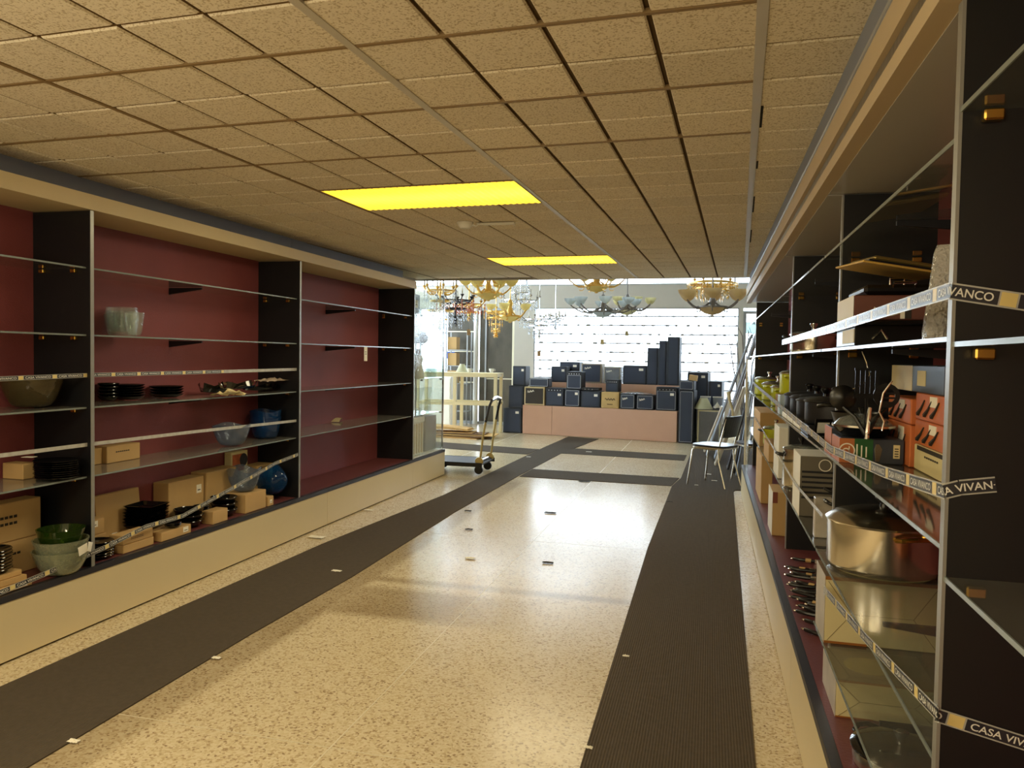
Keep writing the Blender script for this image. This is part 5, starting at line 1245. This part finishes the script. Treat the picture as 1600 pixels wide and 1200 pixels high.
db = carton('dark box with tan end on top of the orange boxes', xo0-.005, xo1-.01, 2.31, 2.93, zc2+.001, zc2+.085, m=mat('dark_slate_print', (52,58,70), .4), flap=False, name='appliance_box')
d = db.children[0].dimensions
MB().box(-d.x/2-.0012, -d.x/2, d.y*.05, d.y/2, 0.002, d.z-.002).build('tan_panel', mat('tan_panel', (206,190,150), .5), db)
MB().box(-d.x/2-.0012, -d.x/2, -d.y*.20, -d.y*.05, d.z*.25, d.z*.8).build('cream_label', G('cream2'), db)
# glass lidded pan and utensil set
fp = thing('glass_lid_pan', 'shallow dark pan with glass lid on the long flat box', 'pan', (.505, p3.location.y+.02, RZ3+h+.002))
fp.scale = (.82,.82,.95)
MB().lathe([(.0005,0),(.085,0),(.115,.035),(.118,.035),(.088,-.002+.004),(.0005,.004)], n=32).build('body', G('blackgl'), fp)
MB().lathe([(.117,.037),(.09,.062),(.04,.078),(.0005,.08),(.0005,.078),(.04,.076),(.09,.06),(.115,.036)], n=32).build('lid', G('gbowl'), fp)
MB().lathe([(.115,.034),(.121,.034),(.121,.041),(.115,.041),(.115,.034)], n=32).build('rim', G('steel'), fp)
MB().lathe([(.0005,.08),(.012,.08),(.022,.10),(.0005,.104)], n=14).build('knob', G('blackpl'), fp)
pn2 = thing('frying_pan', 'black round grill pan beside the glass lidded pan', 'pan', (.515, p3.location.y+.205, RZ3+h+.03))
MB().lathe([(.0005,0),(.07,0),(.083,.04),(.086,.04),(.073,.0),(.0005,.004)], n=28).build('body', G('blackpl'), pn2); MB().box(-.012,.012,-.17,-.08,.025,.039,.005).build('handle', G('blackpl'), pn2)
ut = thing('utensil_set', 'black nylon cooking utensils fanned out with a wire loop', 'utensils', tuple(S(1342,686,RZ3+h)[:2])+(RZ3+h+.003,))
MB().tube([(.02,-.02,0),(.02,-.02,.02),(.03,.0,.10)], [.008,.008,.006], 8).build('steel_grip', G('chrome'), ut)
for k, (dx, l) in enumerate(((-.07,.16),(.0,.19),(.06,.16))):
    t = MB().tube([(.02,-.01,.01),(.02+dx*.5,0,.07),(.02+dx,.01,l-.06)], [.008,.006,.005], 7).build('shaft', G('blackpl'), ut)
    mb = MB()
    if k == 1:
        for q in range(5): mb.box(.02+dx-.035+q*.015, .02+dx-.035+q*.015+.010, .008, .012, l-.045, l+.03)
        mb.box(.02+dx-.037, .02+dx+.037, .008, .012, l-.06, l-.044).box(.02+dx-.037, .02+dx+.037, .008, .012, l+.03, l+.038); mb.build('slotted_blade', G('blackpl'), ut)
    elif k == 0: mb.lathe([(.0005,-.006),(.03,-.004),(.042,.006),(.038,.007),(.028,.0),(.0005,-.002)], (.02+dx,.01,l-.03), 20, 'Y').build('ladle', G('blackpl'), ut)
    else:
        mb.lathe([(.026,-.003),(.04,-.003),(.04,.003),(.026,.003),(.026,-.003)], (.02+dx,.01,l-.02), 20, 'Y')
        for q in range(4): mb.box(.02+dx-.03, .02+dx+.03, .008, .012, l-.045+q*.015, l-.039+q*.015)
        mb.build('skimmer', G('blackpl'), ut)
MB().tube([(.06,-.04,.03),(.065,-.04,.06),(.05,-.04,.09),(.06,-.04,.15),(.085,-.04,.19)], .003, 6).build('wire_loop', G('chrome'), ut)
hw = thing('hanging_wire', 'thin curved wire hanging from the second cookware shelf', 'wire', Y(1347, 549, 2.7))
a0 = np.array(hw.location); MB().tube([(0,0,0)] + [tuple(Y(u,v,2.7)-a0) for u, v in ((1354,566),(1358,585),(1352,597),(1335,607),(1318,613))], .0022, 5).build('wire', G('chrome'), hw)
# second shelf, near cabinet
gr = boxR('black countertop grill with silver end on the second cookware shelf', 1335, 541, RZ2, 1470, 508, .34, 'blackpl', flap=False, name='countertop_grill', cat='appliance'); gr.location.z = RZ2+.001
d = gr.children[0].dimensions
MB().box(-d.x/2-.003, -d.x/2, -d.y*.48, d.y*.1, .01, d.z*.82).build('silver_end', G('white'), gr)
MB().box(-d.x/2-.006, d.x/2, -d.y/2-.006, d.y/2, d.z, d.z+.014, .004).build('lid', G('blackpl'), gr)
MB().tube([(-d.x*.3,-d.y/2-.004,d.z*.35),(-d.x*.2,-d.y/2-.016,d.z*.75),(-d.x*.12,-d.y/2-.004,d.z*.35)], .004, 6).build('wire_handle', G('chrome'), gr)
zt = RZ2+d.z+.017
kb_ = carton('brown appliance box with white end on the countertop grill', gr.location.x-d.x/2-.002, gr.location.x-d.x/2+.258, gr.location.y-.15, gr.location.y+.15, zt, zt+.075, m=mat('brown_print', (104,62,52), .5), flap=False, name='appliance_box')
MB().box(-.1312,-.13,-.15,.15,0,.075).build('white_end', G('white'), kb_)
MB().box(.0,.012,-.1515,-.15,.004,.058).build('white_stripe', G('paper'), kb_); MB().box(.012,.03,-.1515,-.15,.004,.058).build('black_stripe', G('ink'), kb_)
pts = [(-.075+.06*t, -.1515, .030+.009*math.sin(t*22)) for t in [k/16 for k in range(17)]]
MB().tube(pts, .0016, 4).build('script_logo', G('paper'), kb_); MB().tube([(-.085+.085*t, -.1515, .012+.010*(2*t-1)**2) for t in [k/8 for k in range(9)]], .0014, 4).build('logo_arc', G('paper'), kb_)
bpz = zt+.078
bpn = thing('roasting_pan', 'black lidded roasting pan on the brown appliance box', 'pan', (kb_.location.x+.01, kb_.location.y, bpz))
MB().obox((0,0,.015), (.22,.28,.03), b=.010).build('body', G('blackpl'), bpn)
for s in (-1,1): MB().tube([(-.03,s*.135,.02),(-.03,s*.155,.034),(.03,s*.155,.034),(.03,s*.135,.02)], .004, 6).build('handle', G('chrome'), bpn)
MB().tube([(-.02,-.05,.03),(-.02,-.05,.055),(.02,-.05,.055),(.02,-.05,.03)], .004, 6).build('lid_handle', G('chrome'), bpn)
a = Y(1345, 437, 2.05); gt = thing('gold_tray', 'gold and dark layered tray lying askew on the roasting pan', 'tray', (kb_.location.x-.005, kb_.location.y-.02, bpz+.078), 0, None, (.05,.16,.12))
MB().obox((0,0,.006), (.26,.30,.006), b=.003).build('sheet', G('gold'), gt); MB().obox((.01,0,.013), (.24,.27,.008), b=.003).build('sheet', G('dkmetal'), gt); MB().obox((.012,0,.024), (.21,.25,.014), b=.006).build('rim', mat('old_gold', (150,128,72), .35, metal=.6), gt)
bw = thing('bubble_wrap_roll', 'bundle wrapped in bubble wrap leaning by the near panel', 'bundle', (Y(1466,520,1.95)[0], 1.95, RZ2+.001), 0, None, (0,.10,0))
MB().lathe([(.0005,0),(.032,0),(.036,.02),(.036,.20),(.030,.22),(.0005,.22)], n=22, wob=lambda a,j,r,z: (r*(1+.07*math.sin(5*a+j)), z)).build('roll', glassy('bubble_wrap', (.85,.86,.86), .5, (206,204,196), rough=.15, bump=1., bscale=110), bw)
MB().lathe([(.0005,.0),(.026,.005),(.026,.215),(.0005,.215)], n=14).build('core', mat('brown_print', (104,62,52), .5), bw)
# second shelf, middle cabinet
pot('steel pot with glass lid on the second cookware shelf', (.555, 4.55), .122, .095, RZ2, 'steel', glass=True, knob='chrome', domed=.16)
for k in range(3):
    tag(MB().obox((0,0,.09), (.07,.05,.18), b=.006).build('cutlery_pack', G('plastic') if k != 1 else G('strip'), None, (.60-.005*k, 3.3+.07*k, RZ2+.001)), ['clear wrapped cutlery pack on the second shelf, nearest', 'silver cutlery pack on the second shelf, middle', 'clear wrapped cutlery pack on the second shelf, farthest'][k], 'pack')
for k in range(2):
    tag(MB().obox((0,0,.05), (.075,.10,.10), b=.006).build('cutlery_pack', G('strip') if k else G('plastic'), None, (.62, 3.3+.13*k, 1.886)), ['clear wrapped pack on the top cookware shelf', 'silver pack on the top cookware shelf'][k], 'pack')
# third shelf, middle cabinet: row of dark pots with flat lids
for k, (y, lb) in enumerate(((3.72, 'dark pot with flat lid on the third cookware shelf, nearest'), (4.06, 'dark pot with flat lid on the third cookware shelf, second'), (4.38, 'dark pot with flat lid on the third cookware shelf, third'), (4.70, 'dark pot with flat lid on the third cookware shelf, farthest'))):
    pot(lb, (.56, y), .135, .10, RZ3+(.045 if k == 0 else .03), 'dkmetal', lid='dkmetal', knob='blackpl', domed=.12, group='dark pots in a row', rz=1.2)
    carton(['flat box under the nearest dark pot', 'flat box under the second dark pot', 'flat box under the third dark pot', 'flat box under the farthest dark pot'][k],   .425, .70, y-.14, y+.14, RZ3+.001, RZ3+(.044 if k == 0 else .029), m='white' if k else 'dkmetal', flap=False, name='flat_box')
gx = thing('glove_card', 'black oven glove on a printed card on the third shelf', 'kitchen cloth', (.465, 3.42, RZ3+.003))
MB().obox((0,0,.05), (.075,.006,.075), (.2,0,.3), .002).build('card', G('blackpl'), gx); MB().obox((0,-.006,.05), (.05,.002,.045), (.2,0,.3)).build('print', G('white'), gx); MB().tube([(.04,.01,.03),(.06,.0,.06),(.075,.0,.075)], .010, 6).build('fingers', G('blackpl'), gx)
cl = mat('pale_blue_print', (176,196,214), .4, var=.3, scale=9)
carton('white and pale blue box at the shelf edge beside the dark pots', .418, .46, 4.93, 5.08, RZ3+.001, RZ3+.12, m=cl, flap=False, name='flat_box')
for k in range(2): tag(MB().obox((0,0,.08), (.06,.10,.16), b=.005).build('cutlery_pack', G('plastic'), None, (.73, 4.30+.13*k, RZ3+.001)), ['pale wrapped pack on the third shelf behind the dark pots, left', 'pale wrapped pack on the third shelf behind the dark pots, right'][k], 'pack')
# third shelf, far cabinet: avocado green pots
for k, (y, s, z_, lb) in enumerate(((5.25, .12, .115, 'avocado green pot with lid standing on a carton, nearest'), (5.95, .12, .0, 'avocado green pot with lid, second along the shelf'), (6.8, .13, .0, 'avocado green pot with lid, third along the shelf'), (7.8, .135, .0, 'avocado green pot with lid at the far end'))):
    pot(lb, (.56, y), s, .13+.02*(k == 3), RZ3+z_, 'avocado', lid='steel', knob='chrome', hm='avocado', rz=1.1, domed=.18, group='avocado green pots')
carton('brown carton under the nearest avocado green pot', .43, .69, 5.1, 5.4, RZ3+.001, RZ3+.113, m='cartond', flap=False)
# fourth shelf
boxR('tan carton at the far end of the fourth cookware shelf', 1176, 697, RZ4, 1228, 645, .9, 'carton')
potR('avocado green pot with glass lid on the fourth cookware shelf', 1193, 1231, 697, 672, RZ4+.06, 'avocado', glass=True, knob='chrome')[0]
boxR('small carton under the avocado pot on the fourth shelf', 1192, 722, RZ4, 1216, 695, .5, 'carton')
gb = boxR('tall white box on the fourth cookware shelf left of the steel pot', 1215, 748, RZ4, 1262, 668, .35, 'white', flap=False, name='appliance_box')
potR('steel pot with glass lid beside the grey box on the fourth shelf', 1221, 1276, 765, 706, RZ4, 'steel', glass=True, knob='blackpl')
gy = boxR('tall grey box with white edges on the fourth cookware shelf', 1241, 806, RZ4, 1300, 712, .30, mat('grey_print', (104,98,84), .5), flap=False, name='appliance_box')
d = gy.children[0].dimensions
MB().box(-d.x/2-.001,-d.x/2,-d.y/2,d.y/2,0,d.z).build('white_side', G('white'), gy); MB().box(-d.x/2,d.x/2,-d.y/2,d.y/2,d.z,d.z+.001).build('white_top', G('white'), gy)
for k in range(6): MB().box(-d.x*.45,d.x*.5,-d.y/2-.001,-d.y/2,d.z*(.30+.085*k),d.z*(.335+.085*k)).build('dark_stripe', G('dkmetal'), gy)
MB().lathe([(d.x*.17,0),(d.x*.2,0),(d.x*.2,.001),(d.x*.17,.001),(d.x*.17,0)], (d.x*.25,-d.y/2-.001,d.z*.86), 20, 'Y').build('round_logo', G('paper'), gy)
pot('tall narrow steel pot behind the big pot, farther one', (.62, 3.62), .075, .17, RZ4, 'steel', lid='steel', knob='blackpl')
pot('tall steel pot with lid behind the big pot, nearer one', (.60, 3.30), .098, .17, RZ4, 'steel', lid='steel', knob='chrome')
boxR('pale box beside the tall steel pot', 1272, 840, RZ4, 1300, 778, .05, foodp, flap=False, name='appliance_box')
# bottom board
b1 = boxR('brown carton at the far end of the bottom board', 1178, 786, RZB, 1206, 712, .7, 'carton')
b2_ = boxR('printed carton with white side on the bottom board', 1194, 836, RZB, 1228, 768, .35, 'carton', flap=False)
d = b2_.children[0].dimensions; MB().box(-d.x/2-.001,-d.x/2,-d.y/2,d.y/2,0,d.z).build('white_side', G('white'), b2_); MB().box(-d.x/2,-d.x*.15,-d.y/2-.001,-d.y/2,d.z*.75,d.z).build('red_corner', mat('red_corner', (120,60,40), .5), b2_)
kn = mat('knife_handle', (14,13,13), .35)
def knife(label, x, y, z, rz, tagc=None, group=None):
    o = thing('kitchen_knife', label, 'knife', (x, y, z), rz, group)
    MB().tube([(-.07,0,.012),(-.062,0,.013),(-.02,0,.011),(.03,0,.012),(.05,0,.013)], [.004,.0095,.0085,.010,.008], 8).build('handle', kn, o)
    MB().box(.05,.19,-.0008,.0008,.002,.024).build('blade', G('steel'), o)
    MB().lathe([(.0005,-.0815),(.004,-.081),(.0055,-.074),(.004,-.068)], (0,0,.012), 8, 'X').build('end_cap', G('chrome'), o)
    if tagc: MB().tube([(.0,0,.012),(.03,0,.012)], .0118, 8).build('paper_band', G('carton'), o)
    return o
kpx = [(1237,907),(1237,935),(1232,958),(1240,966),(1233,975),(1243,992),(1241,1003)]
for k, (u, v) in enumerate([(1234,877),(1233,899),(1231,915),(1238,925),(1231,937),(1242,951),(1240,960)]):
    q = S(u, v, RZB); knife('black handled kitchen knife lying alone on the maroon board' if k > 1 else 'black handled kitchen knife with a tan paper band on the maroon board', q[0]+.085, q[1], RZB+.001, -.25+.03*k, k < 2, 'loose knives on the board' if k > 1 else 'banded knives on the board')
rnd = random.Random(4)
for k in range(14):
    y = 3.36+.075*k; knife('black handled knife in the heaped row beside the cartons', .47+rnd.uniform(-.02,.05), y, RZB+.001+.016*(k%4), -.4+rnd.uniform(-.3,.3), k % 4 == 1, 'heaped knives')

# ------------------------------------------------------------------ litter
lit = [(860,801,.05,'dark'),(731,798,.03,'dark'),(733,827,.03,'dark'),(856,879,.035,'dark'),(913,752,.06,'dark'),(1046,784,.03,'dark'),(735,872,.035,'white'),(526,892,.03,'white'),(338,1028,.02,'white'),(115,1158,.02,'white'),(978,1025,.015,'white'),(919,1168,.015,'white'),(495,839,.06,'white'),(576,797,.04,'white'),(920,706,.04,'white'),(826,714,.03,'white'),(1107,741,.03,'white'),(1116,751,.03,'white'),(1088,758,.02,'white')]
for k, (u, v, s, c) in enumerate(lit):
    q = S(u, v, .007); crumple('small %s scrap of litter on the floor' % ('dark' if c == 'dark' else 'white'), (q[0], q[1], .0075), s*2.2, s*1.2, .008, G('ink') if c == 'dark' else G('paper'), 40+k, 'litter_scrap', 'litter')['group'] = '%s litter scraps' % c
